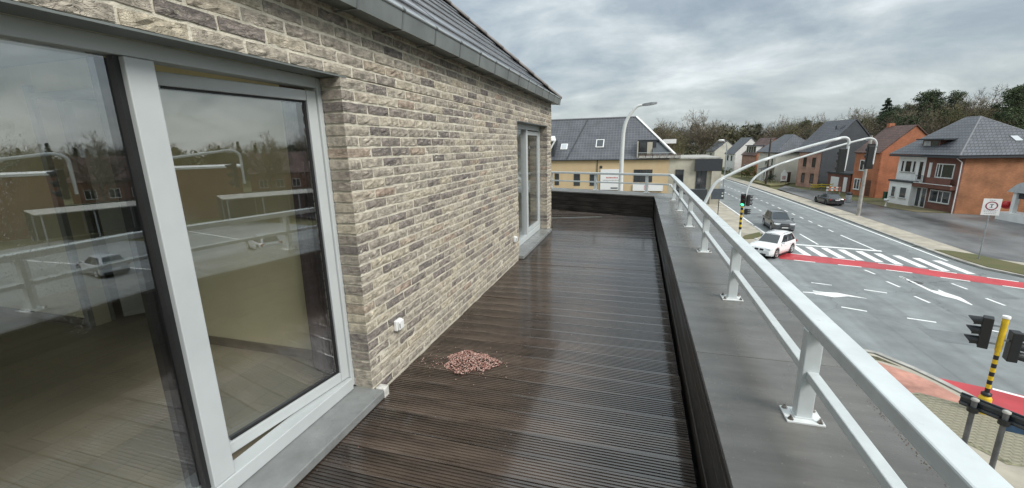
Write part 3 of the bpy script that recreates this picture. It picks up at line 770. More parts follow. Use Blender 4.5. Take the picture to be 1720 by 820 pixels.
# ================================================================== STREET LEVEL
def road_mat():
    M = mat('damp_asphalt', (0.195, 0.208, 0.208), 0.6, 0.09, 0.9, 0.3, 120, rvar=0.14, rscale=0.22, detail=10)
    t = M.node_tree; L = t.links.new; b = t.nodes['Principled BSDF']
    src = b.inputs['Base Color'].links[0].from_socket
    tc = N(t, 'ShaderNodeTexCoord')
    # wheel tracks along the lanes, repair joints and cracks
    mp = N(t, 'ShaderNodeMapping'); mp.inputs['Scale'].default_value = (0.75, 0.035, 1); L(tc.outputs['Object'], mp.inputs[0])
    n1 = N(t, 'ShaderNodeTexNoise'); n1.inputs['Scale'].default_value = 1.0; n1.inputs['Detail'].default_value = 3; n1.inputs['Distortion'].default_value = 0.6; L(mp.outputs[0], n1.inputs['Vector'])
    m1 = N(t, 'ShaderNodeMapRange'); m1.inputs['From Min'].default_value = 0.36; m1.inputs['From Max'].default_value = 0.66; m1.inputs['To Min'].default_value = 0.80; m1.inputs['To Max'].default_value = 1.14; L(n1.outputs['Fac'], m1.inputs[0])
    vo = N(t, 'ShaderNodeTexVoronoi'); vo.feature = 'DISTANCE_TO_EDGE'; vo.inputs['Scale'].default_value = 0.16
    nz = N(t, 'ShaderNodeTexNoise'); nz.inputs['Scale'].default_value = 0.8; nz.inputs['Detail'].default_value = 6; L(tc.outputs['Object'], nz.inputs['Vector'])
    va = N(t, 'ShaderNodeVectorMath', operation='MULTIPLY_ADD'); L(nz.outputs['Color'], va.inputs[0]); va.inputs[1].default_value = (2.2, 2.2, 0); L(tc.outputs['Object'], va.inputs[2]); L(va.outputs[0], vo.inputs['Vector'])
    m2 = N(t, 'ShaderNodeMapRange'); m2.inputs['From Min'].default_value = 0.0; m2.inputs['From Max'].default_value = 0.006; m2.inputs['To Min'].default_value = 0.62; m2.inputs['To Max'].default_value = 1.0; L(vo.outputs['Distance'], m2.inputs[0])
    mu = N(t, 'ShaderNodeMath', operation='MULTIPLY'); L(m1.outputs[0], mu.inputs[0]); L(m2.outputs[0], mu.inputs[1])
    sc = N(t, 'ShaderNodeVectorMath', operation='SCALE'); L(src, sc.inputs[0]); L(mu.outputs[0], sc.inputs['Scale']); L(sc.outputs[0], b.inputs['Base Color'])
    return M
def worn_paint(name, col, asph=(0.20, 0.21, 0.21), lo=0.60, hi=0.72):
    M = mat(name, col, 0.6, 0.05, 2, detail=8); t = M.node_tree; L = t.links.new; b = t.nodes['Principled BSDF']
    src = b.inputs['Base Color'].links[0].from_socket; tc = N(t, 'ShaderNodeTexCoord')
    n = N(t, 'ShaderNodeTexNoise'); n.inputs['Scale'].default_value = 2.6; n.inputs['Detail'].default_value = 10; n.inputs['Roughness'].default_value = 0.75; L(tc.outputs['Object'], n.inputs['Vector'])
    m = N(t, 'ShaderNodeMapRange'); m.inputs['From Min'].default_value = lo; m.inputs['From Max'].default_value = hi; m.inputs['To Max'].default_value = 0.75; L(n.outputs['Fac'], m.inputs[0])
    x = N(t, 'ShaderNodeMix', data_type='RGBA'); L(m.outputs[0], x.inputs[0]); L(src, x.inputs[6]); x.inputs[7].default_value = (*asph, 1); L(x.outputs[2], b.inputs['Base Color'])
    return M
M_grass = mat('rough_grass', (0.075, 0.085, 0.028), 0.95, 0.4, 0.8, 0.8, 30, color2=(0.11, 0.095, 0.04))
M_asph = road_mat()
M_asph2 = mat('old_patched_asphalt', (0.125, 0.125, 0.125), 0.55, 0.34, 0.22, 0.3, 60, rvar=0.25, rscale=0.35, detail=9, stretch=(1, 0.45, 1))
M_pave = mat('sandy_concrete_paving', (0.37, 0.335, 0.27), 0.8, 0.13, 0.9, 0.2, 60, detail=8)
M_kerb = mat('concrete_kerb', (0.36, 0.35, 0.32), 0.8, 0.15, 2)
M_paint = worn_paint('road_paint_white', (0.76, 0.76, 0.74), lo=0.56, hi=0.70)
M_red = mat('red_cycle_paint', (0.52, 0.055, 0.065), 0.5, 0.22, 0.7, rvar=0.2, rscale=0.6, color2=(0.36, 0.035, 0.04))
M_pink = mat('faded_red_paving', (0.46, 0.23, 0.175), 0.8, 0.16, 1.6, 0.2, 60)
M_cobble = mat('mossy_setts', (0.26, 0.24, 0.175), 0.9, 0.2, 3, 0.6, 12)
Z0 = ZG
def shift(Y): return -0.0006 * max(0.0, Y - 50) ** 2
g = MB(); g.poly([(-900, -600, Z0 - 0.16), (900, -600, Z0 - 0.16), (900, 1500, Z0 - 0.16), (-900, 1500, Z0 - 0.16)])
struct('ground', g, M_grass)
def ribbon(xa, xb, ys, z):
    mb = MB(); n = len(ys)
    vs = [(xa + shift(y), y, z) for y in ys] + [(xb + shift(y), y, z) for y in ys]
    mb.add(vs, [(i, n + i, n + i + 1, i + 1) for i in range(n - 1)]); return mb
YS = [-70, -30, 0, 10, 20, 30, 40, 50] + list(range(55, 230, 6))
road = struct('road', ribbon(11.15, 21.12, YS, Z0), M_asph)
sr = MB()
sr.poly([(-90, 18.9, Z0 - 0.004), (4, 18.9, Z0 - 0.004), (12, 14, Z0 - 0.004), (12, 44, Z0 - 0.004), (9, 41.0, Z0 - 0.004), (4, 35.5, Z0 - 0.004), (-90, 34.0, Z0 - 0.004)])
sr.poly([(20.5, 2, Z0 - 0.004), (26, 8, Z0 - 0.004), (52, 10, Z0 - 0.004), (52, 27, Z0 - 0.004), (26, 30.5, Z0 - 0.004), (20.5, 37, Z0 - 0.004)])
struct('side_road', sr, M_asph)
MK = Z0 + 0.004
def mark(pts, name='road_marking', m=M_paint, z=MK, par=None):
    q = [(p[0], p[1], z) for p in pts]
    a = sum(q[i][0] * q[(i + 1) % len(q)][1] - q[(i + 1) % len(q)][0] * q[i][1] for i in range(len(q)))
    if a < 0: q = q[::-1]
    return MB().poly(q).build(name, m, par or road)
def line(x, ya, yb, w=0.12, name='lane_line'):
    n = max(1, int((yb - ya) / 8)); ys = np.linspace(ya, yb, n + 1)
    pts = [(x - w / 2 + shift(y), y) for y in ys] + [(x + w / 2 + shift(y), y) for y in ys[::-1]]
    return mark(pts, name)
def seg(a, b, w, name='lane_dash', m=M_paint, z=MK):
    a, b = np.array(a[:2]), np.array(b[:2]); d = (b - a) / np.linalg.norm(b - a); n = np.array([-d[1], d[0]]) * w / 2
    return mark([a + n, a - n, b - n, b + n], name, m, z)
line(20.62, 35.2, 200, 0.16, 'edge_line'); line(11.42, 42.8, 200, 0.16, 'edge_line')
y = 44.75
while y < 150:
    line(17.42 - 0.012 * max(0, y - 45), y, y + 1.1, 0.14, 'lane_dash'); y += 2.45
y = 52.0
while y < 150:
    line(14.5, y, y + 1.15, 0.14, 'lane_dash'); y += 2.5
seg((14.26, 43.2), (14.24, 38.95), 0.15, 'lane_line'); seg((17.44, 43.3), (17.6, 37.3), 0.15, 'lane_line')
seg((11.5, 38.85), (17.85, 37.4), 0.42, 'stop_line', z=MK + 0.002)
# crosswalk stripes run along the road
tops = [(9.55, 27.42), (10.28, 27.28), (11.0, 27.03), (11.75, 26.8), (12.43, 26.45), (13.11, 26.13), (13.78, 25.76), (14.42, 25.4)]
bots = [(9.57, 25.13), (10.30, 25.0), (10.98, 24.7), (11.70, 24.5), (12.36, 24.2), (13.14, 23.85), (13.74, 23.4), (14.48, 23.1)]
tops = [(8.82, 27.6)] + tops; bots = [(8.85, 25.3)] + bots
for (a, b), (c, d) in zip(tops, bots):
    k = 8.3 / 6
    seg((a * k, b * k), (c * k, d * k), 0.46, 'crosswalk_stripe')
# red cycle crossing
k = 8.3 / 6
rt = [(7.6, 25.9), (8.31, 25.45), (10.4, 24.75), (12.3, 23.98), (13.62, 23.24), (14.72, 22.65), (15.5, 22.2), (17.5, 21.1)]
rb = [(7.2, 24.2), (7.9, 24.05), (9.9, 23.5), (11.85, 22.9), (13.2, 22.09), (14.2, 21.6), (15.04, 21.16), (17.0, 20.1)]
mark([(a * k, b * k) for a, b in rt] + [(a * k, b * k) for a, b in rb[::-1]], 'cycle_crossing', M_red)
def along(P, s):
    d = [0]
    for i in range(len(P) - 1): d.append(d[-1] + math.dist(P[i], P[i + 1]))
    s = min(max(s, 0), d[-1] - 1e-6)
    for i in range(len(P) - 1):
        if s <= d[i + 1]:
            t = (s - d[i]) / (d[i + 1] - d[i]); return np.array(P[i]) * (1 - t) + np.array(P[i + 1]) * t
for P, off in ((rt, 0.0), (rb, 0.0)):
    Q = [(a * k, b * k) for a, b in P]; s = 0.9 + off
    while s < 12.6:
        seg(along(Q, s), along(Q, s + 1.25), 0.15, 'cycle_dash', z=MK + 0.003); s += 2.5
# turning dashes in the junction
for a, b in [((7.35, 20.22), (8.03, 20.01)), ((9.03, 19.67), (9.69, 19.41)), ((7.35, 17.32), (8.03, 17.05)), ((10.37, 22.84), (10.49, 22.17)), ((10.43, 21.09), (10.55, 20.34)),
             ((11.34, 22.01), (11.36, 21.6)), ((10.48, 19.22), (10.60, 18.52)), ((12.81, 21.35), (12.91, 20.62)), ((12.85, 19.54), (12.95, 18.8)), ((9.01, 16.67), (9.71, 16.47)), ((10.5, 16.3), (11.1, 16.05))]:
    seg((a[0] * k, a[1] * k), (b[0] * k, b[1] * k), 0.14, 'turning_dash')
for A in ([(6.58, 18.76), (6.95, 18.72), (6.98, 18.58), (7.04, 18.61), (7.53, 18.39), (8.09, 18.65), (8.65, 18.50), (8.62, 18.56), (7.85, 19.01), (7.42, 18.98), (7.03, 19.10), (7.0, 18.98), (7.35, 18.88), (6.6, 18.84)],
          [(11.33, 22.05), (11.38, 20.2), (11.41, 19.84), (11.52, 19.46), (11.76, 19.19), (11.86, 18.58), (11.92, 18.62), (12.03, 19.45), (11.86, 19.99), (11.83, 20.3), (11.77, 20.28), (11.70, 20.05), (11.52, 20.22), (11.43, 22.06)]):
    mark([(a * k, b * k) for a, b in A], 'turn_arrow')
for x, y, r in ((15.9, 29.3, 0.33), (13.3, 52.5, 0.33), (19.2, 24.0, 0.3)):
    q = MB(); q.lathe((x, y, MK - 0.002), [(r, 0.0), (r, 0.004), (r * 0.86, 0.004), (r * 0.84, 0.001), (0.01, 0.001)], 22, smooth=False, cap=False); q.build('manhole_cover', mat('cast_iron', (0.07, 0.068, 0.065), 0.5, 0.2, 12, 0.4, 60), road)
for x, y in ((20.9, 39.5), (20.9, 58), (11.35, 47)):
    for i in range(5): MB().box(x - 0.16, x + 0.16, y - 0.2 + i * 0.085, y - 0.2 + i * 0.085 + 0.05, Z0 + 0.001, Z0 + 0.012).build('gully_bar', MATS['cast_iron'], road)
for P_, m_ in (([(11.3, 46.5), (13.9, 46.2), (14.0, 55.5), (11.4, 55.2)], 0), ([(18.2, 20.2), (20.3, 20.8), (20.0, 27.4), (17.9, 26.9)], 1), ([(12.2, 20.5), (14.6, 20.2), (14.8, 21.6), (12.3, 21.9)], 0)):
    mark(P_, 'asphalt_patch', mat('patch_dark', (0.155, 0.166, 0.168), 0.6, 0.12, 1, 0.3, 120, detail=9) if m_ == 0 else mat('patch_light', (0.215, 0.225, 0.225), 0.65, 0.1, 1, 0.3, 120, detail=9), MK - 0.0025)
# near red crossing at the right edge
mark([(10.2, 17.2), (12.4, 16.5), (15.5, 14.7), (14.9, 13.2), (11.5, 15.1), (10.6, 16.0)], 'cycle_crossing', M_red)
for s_ in range(3):
    d = np.array([0.866, -0.5]); p = np.array([11.75, 16.72]) + d * (s_ * 2.0); seg(p, p + d * 1.1, 0.14, 'cycle_dash', z=MK + 0.003)
    p = np.array([11.12, 15.25]) + d * (s_ * 2.0); seg(p, p + d * 1.1, 0.14, 'cycle_dash', z=MK + 0.003)

# pavements
PT = 0.10
def pave(name, pts, m, z=Z0 + PT, base=Z0 - 0.2):
    a = sum(pts[i][0] * pts[(i + 1) % len(pts)][1] - pts[(i + 1) % len(pts)][0] * pts[i][1] for i in range(len(pts)))
    if a < 0: pts = pts[::-1]
    return struct(name, MB().prism(pts, base, z), m)
ysr = [36.2] + list(range(40, 220, 8))
pave('pavement_right', [(21.26 + shift(y), y) for y in ysr] + [(23.35 + shift(y), y) for y in ysr[::-1]], M_pave)
pave('pavement_corner', [(21.3, 36.19), (23.35, 36.19), (27.5, 33.2), (40, 31.6), (40, 30.2), (27, 31.2), (22.6, 31.6), (21.6, 33.4)], M_pave)
pave('grass_verge', [(21.45, 38.2), (22.3, 38.0), (23.2, 37.1), (24.2, 34.2), (26.5, 32.6), (26.3, 31.5), (22.7, 31.75), (21.75, 33.5), (21.5, 36)], M_grass, Z0 + PT + 0.03)
ysl = [42.3] + list(range(46, 220, 8))
pave('pavement_left', [(2.6, 42.3)] + [(11.1 + shift(y), y) for y in ysl] + [(9.0 + shift(y), y) for y in ysl[::-1][:-2]] + [(2.6, 60)], M_pave)
pave('pavement_far_corner', [(-60, 34.4), (3.6, 34.4), (8.5, 36.8), (10.2, 39.2), (10.9, 42.28), (2.6, 42.28), (-60, 42.28)], M_pave, Z0 + PT - 0.003)
pave('grass_patch', [(8.6, 39.4), (9.7, 39.7), (10.7, 41.2), (10.9, 42.8), (9.3, 41.0)], M_grass, Z0 + PT + 0.04)
# kerbs
def kerb(name, pts, w=0.16):
    mb = MB()
    P = [np.array(p) for p in pts]
    for i in range(len(P) - 1):
        d = P[i + 1] - P[i]; d /= np.linalg.norm(d); n = np.array([-d[1], d[0]]) * w / 2
        mb.prism([tuple(P[i] - n), tuple(P[i + 1] - n), tuple(P[i + 1] + n), tuple(P[i] + n)], Z0 - 0.15, Z0 + PT + 0.015 + 0.001 * (i % 2))
    return struct(name, mb, M_kerb)
kerb('kerb_right', [(21.18 + shift(y), y) for y in ysr[::-1]] + [(21.25, 35), (21.5, 33.4), (22.5, 31.6), (24.5, 31.0), (27, 31.0), (40, 30.0)])
kerb('kerb_left', [(11.12 + shift(y), y) for y in ysl[::-1]] + [(10.75, 40.6), (10.2, 39.0), (8.5, 36.6), (6, 35.0), (3.6, 34.3), (-60, 34.3)])
nk = [(-60, 18.9), (6.2, 18.95), (8.2, 18.8), (9.26, 18.55), (9.95, 17.5), (10.3, 16.75), (10.6, 15.95), (11.0, 14.6), (11.2, 12), (11.2, -60)]
kerb('kerb_near', nk, 0.2)
pave('pavement_near', [(p[0] - (0.12 if p[0] > 8 else 0), p[1] - 0.12) for p in nk] + [(0.96, -60), (0.96, 12.5), (-60, 16)], M_pave, Z0 + PT - 0.02)
zz = Z0 + PT - 0.015
pav_n = bpy.data.objects['pavement_near']
def patch(name, pts, m, z=zz):
    q = [(p[0], p[1], z) for p in pts]
    a = sum(q[i][0] * q[(i + 1) % len(q)][1] - q[(i + 1) % len(q)][0] * q[i][1] for i in range(len(q)))
    if a < 0: q = q[::-1]
    return MB().poly(q).build(name, m, pav_n)
patch('cycle_path', [(5.5, 18.2), (7.6, 18.3), (9.0, 17.7), (9.75, 17.05), (10.05, 16.5), (10.3, 15.75), (10.1, 15.3), (9.2, 15.7), (8.3, 15.4), (7.3, 13.4), (5.5, 13.4)], M_pink)
patch('mossy_strip', [(5.6, 18.25), (7.5, 18.4), (8.6, 18.35), (9.15, 18.2), (9.6, 17.5), (9.1, 17.85), (7.6, 18.31)], mat('moss', (0.10, 0.09, 0.05), 0.95, 0.4, 6))
# stone setts, laid one by one where the eye can part them
sett_me = []
for i in range(4):
    b = MB(); b.box(-0.098, 0.098, -0.067, 0.067, -0.03, 0.003 + 0.0012 * i); sett_me.append(b.mesh('sett', M_cobble))
patch('sett_bed', [(7.6, 13.35), (8.35, 15.35), (9.2, 15.65), (10.1, 15.25), (10.75, 14.2), (10.9, 12.5), (9.4, 12.4), (8.8, 13.4)], mat('sett_joint', (0.20, 0.19, 0.12), 0.95, 0.3, 8), zz + 0.003)
def inside(p, P):
    r = False; n = len(P)
    for i in range(n):
        a, b = P[i], P[(i + 1) % n]
        if (a[1] > p[1]) != (b[1] > p[1]) and p[0] < (b[0] - a[0]) * (p[1] - a[1]) / (b[1] - a[1]) + a[0]: r = not r
    return r
SP = [(8.4, 13.6), (8.7, 15.3), (9.2, 15.55), (10.05, 15.2), (10.7, 14.2), (10.8, 12.6), (9.5, 12.5), (8.9, 13.45)]
cand = []
for i in range(20):
    for j in range(26):
        p = (8.3 + i * 0.205 + (0.1 if j % 2 else 0), 12.4 + j * 0.145)
        if inside(p, SP): cand.append(p)
for p in cand[:300]:
    inst('sett', random.choice(sett_me), pav_n, (p[0], p[1], zz + 0.004), (0, 0, random.gauss(0, 0.05)))
# forecourts on the right
fc = [(23.36, 36.25), (27.5, 33.3), (40, 31.7), (60, 31), (60, 56), (35.2, 57.0), (33.6, 57.6), (30.3, 58.2), (29.6, 66), (27.5, 70), (29.5, 79), (27.2, 82.5), (26.3, 90), (23.4, 84), (23.3, 60)]
fo = MB().poly([(a, b, Z0 + PT - 0.02) for a, b in fc]); 
struct('forecourt', fo, M_asph2)
struct('front_garden', MB().prism([(30.3, 58.3), (33.3, 58.2), (31.9, 67.2), (28.6, 66.0), (29.3, 61)], Z0 - 0.1, Z0 + PT + 0.03), mat('garden_soil', (0.19, 0.15, 0.085), 0.95, 0.3, 1.5, color2=(0.12, 0.11, 0.05)))
struct('grass_bank', MB().prism([(23.8, 90), (26.2, 91), (28.6, 95.5), (26.3, 99.5), (23.2, 103), (22.9, 97)], Z0 - 0.1, Z0 + PT + 0.05), mat('dry_grass', (0.30, 0.25, 0.13), 0.95, 0.25, 1.0, color2=(0.13, 0.13, 0.05)))

# ================================================================== HOUSES
M_orange = masonry_mat('orange_brick', [(0.50, 0.155, 0.062), (0.38, 0.11, 0.045)], (0.30, 0.18, 0.12), 0.22, 0.075, 'any')
M_orange2 = masonry_mat('tan_orange_brick', [(0.42, 0.165, 0.07), (0.32, 0.115, 0.05)], (0.27, 0.17, 0.10), 0.22, 0.075, 'any', big=0.3)
M_brown = masonry_mat('dark_red_brick', [(0.20, 0.065, 0.045), (0.145, 0.05, 0.036)], (0.14, 0.09, 0.07), 0.22, 0.075, 'any')
M_pinkb = masonry_mat('pink_brick', [(0.46, 0.245, 0.185), (0.37, 0.18, 0.13)], (0.40, 0.31, 0.25), 0.22, 0.075, 'any')
M_slate = masonry_mat('slate_tiles', [(0.095, 0.10, 0.115), (0.075, 0.08, 0.092)], (0.035, 0.036, 0.04), 0.40, 0.30, 'any', 0.42, 0.22, 0.035, 0.03)
M_slate2 = masonry_mat('dark_tiles', [(0.070, 0.074, 0.085), (0.058, 0.062, 0.072)], (0.115, 0.12, 0.13), 0.42, 0.36, 'x', 0.45, 0.2, 0.035, 0.03, True)  # pale joints: highlights along the tile edges, painted into the colour
M_brownroof = masonry_mat('brown_tiles', [(0.15, 0.075, 0.055), (0.11, 0.06, 0.045)], (0.05, 0.03, 0.03), 0.3, 0.25, 'any', 0.6, 0.3, 0.03, 0.03)
M_clad2 = masonry_mat('slate_cladding', [(0.066, 0.073, 0.082), (0.055, 0.062, 0.07)], (0.035, 0.038, 0.042), 0.4, 0.18, 'any', 0.5, 0.15, 0.02)
M_whitew = mat('white_render', (0.80, 0.80, 0.78), 0.8, 0.05, 1.2)
M_creamw = mat('cream_render', (0.62, 0.60, 0.52), 0.85, 0.06, 0.8)
M_ochre = mat('ochre_render', (0.62, 0.49, 0.31), 0.88, 0.10, 0.35, color2=(0.55, 0.40, 0.235), detail=8)
M_greyr = mat('grey_beige_render', (0.46, 0.43, 0.35), 0.88, 0.12, 0.5, detail=8)
M_dark = mat('anthracite_metal', (0.035, 0.04, 0.046), 0.5, 0.1)
M_pvc = mat('white_window_paint', (0.75, 0.75, 0.73), 0.45, 0.03)
M_wglass = mat('dark_window_glass', (0.030, 0.034, 0.038), 0.06, 0.1, spec=0.9)
M_net = mat('net_curtain', (0.34, 0.35, 0.34), 0.6, 0.2, 3, stretch=(6, 6, 0.3))
M_wood = mat('brown_door_wood', (0.11, 0.045, 0.025), 0.55, 0.2, 4)

def frame_win(par, u0, u1, z0, z1, y=0.0, frame=M_pvc, bars=(), fw=0.07, sill=True, glass=None, name='window', d=0.05):
    """window on the local facade plane y (facing +y); frame, pane, sill are its pieces"""
    w = MB()
    w.box(u0, u0 + fw, y - 0.04, y + d, z0, z1); w.box(u1 - fw, u1, y - 0.04, y + d, z0, z1)
    w.box(u0 + fw, u1 - fw, y - 0.04, y + d, z1 - fw, z1); w.box(u0 + fw, u1 - fw, y - 0.04, y + d, z0, z0 + fw)
    for b in bars: w.box(b - fw / 2, b + fw / 2, y - 0.04, y + d - 0.004, z0 + fw, z1 - fw)
    o = w.build(name, frame, par)
    MB().box(u0 + fw * 0.5, u1 - fw * 0.5, y - 0.035, y + d * 0.35, z0 + fw * 0.5, z1 - fw * 0.5).build('pane', glass or M_wglass, o)
    if sill: MB().box(u0 - 0.06, u1 + 0.06, y - 0.03, y + d + 0.06, z0 - 0.07, z0 - 0.005).build('sill', M_kerb, o)
    return o
def part(par, name, m, *boxes, bevel=0.0):
    b = MB()
    for q in boxes: b.box(*q)
    return b.build(name, m, par, bevel)
def side_win(par, v0, v1, z0, z1, x=0.0, frame=M_pvc, fw=0.07):
    """window on the local end wall x (facing -x), v measured along y"""
    w = MB(); d = 0.05
    w.box(x - d, x + 0.04, v0, v0 + fw, z0, z1); w.box(x - d, x + 0.04, v1 - fw, v1, z0, z1)
    w.box(x - d, x + 0.04, v0 + fw, v1 - fw, z1 - fw, z1); w.box(x - d, x + 0.04, v0 + fw, v1 - fw, z0, z0 + fw)
    o = w.build('window', frame, par)
    MB().box(x - d * 0.35, x + 0.035, v0 + fw * 0.5, v1 - fw * 0.5, z0 + fw * 0.5, z1 - fw * 0.5).build('pane', M_wglass, o)
def gable_body(par, Lx, D, eave, ridge, mfront, mside, name='wall'):
    """box of walls with gable triangles at both ends; ridge along x. facade at y=0, depth to -D"""
    b = MB(); h = ridge - 0.12
    vs = [(0, 0, -0.3), (0, -D, -0.3), (0, -D, eave), (0, -D / 2, h), (0, 0, eave)]
    b.poly([vs[0], vs[4], vs[3], vs[2], vs[1]])
    vs2 = [(Lx, y, z) for (_, y, z) in vs]; b.poly([vs2[0], vs2[1], vs2[2], vs2[3], vs2[4]])
    b.poly([(0, -D, -0.3), (0, -D, eave), (Lx, -D, eave), (Lx, -D, -0.3)])
    b.build('gable_wall', mside, par)
    b = MB(); b.box(0.0, Lx, -0.25, 0.006, -0.3, eave); return b.build(name, mfront, par)
def gable_roof(par, Lx, D, eave, ridge, m, ov=0.25, oe=0.15, t=0.14):
    b = MB(); k = (ridge - eave) / (D / 2)
    b.slab([(-oe, ov, eave - ov * k), (-oe, -D / 2, ridge), (Lx + oe, -D / 2, ridge), (Lx + oe, ov, eave - ov * k)][::-1], t)
    b.slab([(-oe, -D - ov, eave - ov * k), (Lx + oe, -D - ov, eave - ov * k), (Lx + oe, -D / 2, ridge), (-oe, -D / 2, ridge)][::-1], t)
    return b.build('roof', m, par)
def house_at(name, label, p, q, group='houses along the far side of the road'):
    d = (q[0] - p[0], q[1] - p[1])
    return thing(name, label, 'house', (p[0], p[1], Z0), math.atan2(d[1], d[0]), group), math.hypot(*d)

# --- duplex with white and dark red halves and a hipped slate roof (nearest on the right)
t, Lf = house_at('hipped_house', 'hipped slate roof house, one half white, one dark red, with tan brick end', (33.43, 58.06), (32.03, 66.88))
Lf = 9.0; D = 11.0; E = 6.1; RZ = 10.45
part(t, 'end_wall', M_orange2, (0, 0.25, -D, -0.25, -0.3, E), (0.25, Lf, -D, -D + 0.2, -0.3, E), (Lf - 0.25, Lf, -D + 0.2, -0.25, -0.3, E))
part(t, 'red_wall', M_brown, (0.0, 4.7, -0.248, 0.01, -0.3, E))
part(t, 'white_wall', M_whitew, (4.702, Lf, -0.248, 0.01, -0.3, E))
part(t, 'white_bay', M_whitew, (5.35, Lf - 0.05, 0.012, 0.65, -0.2, 2.9))
part(t, 'bay_roof', M_dark, (5.2, Lf + 0.1, 0.012, 0.8, 2.9, 3.1))
part(t, 'balcony_band', M_brown, (0.05, 5.32, 0.012, 0.62, 2.55, 3.0)); part(t, 'balcony_edge', M_pvc, (0.02, 5.19, 0.5, 0.68, 3.0, 3.06))
part(t, 'balcony_wall', M_brown, (0.4, 3.6, 0.45, 0.55, 3.062, 3.75))
bl = MB()
for i in range(9): bl.box(3.65 + i * 0.18, 3.67 + i * 0.18, 0.5, 0.52, 3.062, 3.85)
bl.box(3.6, 5.2, 0.49, 0.53, 3.85, 3.9); bl.build('balcony_rail', M_dark, t)
o = MB()
hp = [(-0.45, 0.75), (Lf + 0.6, 0.75), (Lf + 0.6, -D - 0.45), (-0.45, -D - 0.45)]
ra, rb_ = (5.5, -D / 2 + 0.2), (7.4, -D / 2 + 0.2)
def P3(p, z): return (p[0], p[1], z)
ze = E + 0.16
o.slab([P3(hp[0], ze), P3(ra, RZ), P3(rb_, RZ), P3(hp[1], ze)][::-1], 0.1)
o.slab([P3(hp[3], ze), P3(ra, RZ), P3(hp[0], ze)][::-1], 0.1); o.slab([P3(hp[1], ze), P3(rb_, RZ), P3(hp[2], ze)][::-1], 0.1)
o.slab([P3(hp[2], ze), P3(rb_, RZ), P3(ra, RZ), P3(hp[3], ze)][::-1], 0.1)
r = o.build('roof', M_slate, t)
for a, b in ((hp[0], ra), (hp[3], ra), (hp[1], rb_)):
    MB().tube([P3(a, ze + 0.04), P3(b, RZ + 0.04)], 0.09, 6).build('hip_ridge', mat('grey_hip', (0.16, 0.16, 0.17), 0.5), r)
MB().tube([P3(ra, RZ + 0.04), P3(rb_, RZ + 0.04)], 0.1, 6).build('hip_ridge', MATS['grey_hip'], r)
part(t, 'eaves_board', M_dark, (-0.5, Lf + 0.65, 0.70, 0.82, E - 0.08, E + 0.14), (-0.5, -0.38, -D - 0.4, 0.69, E - 0.08, E + 0.14))
part(t, 'soffit', M_pvc, (-0.36, Lf + 0.5, 0.014, 0.69, E + 0.0, E + 0.05))
dm = part(t, 'dormer', M_wood, (4.1, 6.6, -2.3, -0.6, 7.0, 7.95)); part(dm, 'dormer_roof', M_dark, (3.3, 7.3, -2.6, -0.3, 7.96, 8.12)); 
part(dm, 'dormer_window', M_wglass, (4.3, 5.2, -0.598, -0.57, 7.15, 7.85)); part(dm, 'dormer_window', M_net, (5.4, 6.4, -0.598, -0.57, 7.15, 7.85))
sl = (RZ - ze) / (5.95); c = np.array([1.9, -6.2, ze + 2.35 * sl])
sk = MB(); nrm = np.array([-sl, 0, 1]) / math.hypot(sl, 1); ax = np.array([1, 0, sl]) / math.hypot(sl, 1)
sk.obox(c + nrm * 0.06, ax * 0.55, (0, 0.45, 0), nrm * 0.06); sk = sk.build('skylight', M_dark, r); b = MB(); b.obox(c + nrm * 0.125, ax * 0.45, (0, 0.36, 0), nrm * 0.01); b.build('pane', mat('sky_pane', (0.45, 0.48, 0.5), 0.08, 0.02), sk)
dp = MB(); dp.tube([(-0.02, 0.62, E - 0.1), (-0.06, 0.1, E - 0.5), (-0.07, 0.06, 3.2), (-0.07, 0.06, 0)], 0.05, 8); dp.build('downpipe', M_pvc, t)
frame_win(t, 0.55, 3.3, 0.95, 2.35, 0.012, M_pvc, (1.55, 2.15), 0.09); frame_win(t, 0.75, 3.1, 3.75, 5.35, 0.012, M_pvc, (2.3, 2.75), 0.10)
part(t, 'shutter_panel', M_pvc, (3.75, 4.15, 0.012, 0.06, 3.3, 5.4))
for u in (3.75, 4.55):
    frame_win(t, u, u + 0.72, 0.1, 2.45, 0.012, M_pvc, (), 0.07, False, M_wglass, 'door')
for u0, u1 in ((4.95, 5.6), (6.1, 6.55), (6.75, 7.75), (7.95, 8.4)):
    frame_win(t, u0, u1, 3.3 if u0 < 5 else 4.1, 5.5, 0.012, M_pvc, (), 0.06, u0 > 5)
frame_win(t, 5.9, 7.0, 0.95, 2.3, 0.652, M_pvc, (), 0.06); frame_win(t, 7.7, 8.4, 0.95, 2.3, 0.652, M_pvc, (), 0.06)

# --- orange brick gabled house
t, Lf = house_at('gabled_house', 'bright orange brick gabled house with brown tiled roof', (32.83, 73.48), (32.0, 78.6))
Lf = 5.2; D = 7.9; E = 6.35; RZ = 9.95
gable_body(t, Lf, D, E, RZ, M_orange, M_orange); gable_roof(t, Lf, D, E, RZ, M_brownroof, 0.2, 0.12)
part(t, 'chimney', M_orange, (Lf - 0.6, Lf, -D / 2 - 0.35, -D / 2 + 0.35, RZ - 0.4, RZ + 0.5))
frame_win(t, 2.2, 3.9, 3.6, 5.2, 0.008, M_pvc, (3.05,), 0.12); frame_win(t, 3.2, 4.6, 0.7, 2.4, 0.008, M_pvc, (3.9,), 0.14)
part(t, 'door', M_wood, (0.9, 1.9, 0.008, 0.03, 0.0, 2.3))
side_win(t, -4.9, -3.9, 6.9, 7.7, -0.002, M_pvc, 0.09)
part(t, 'flat_annex', M_whitew, (0.5, 4.5, -D - 2.5, -D - 0.02, 0, 7.4))

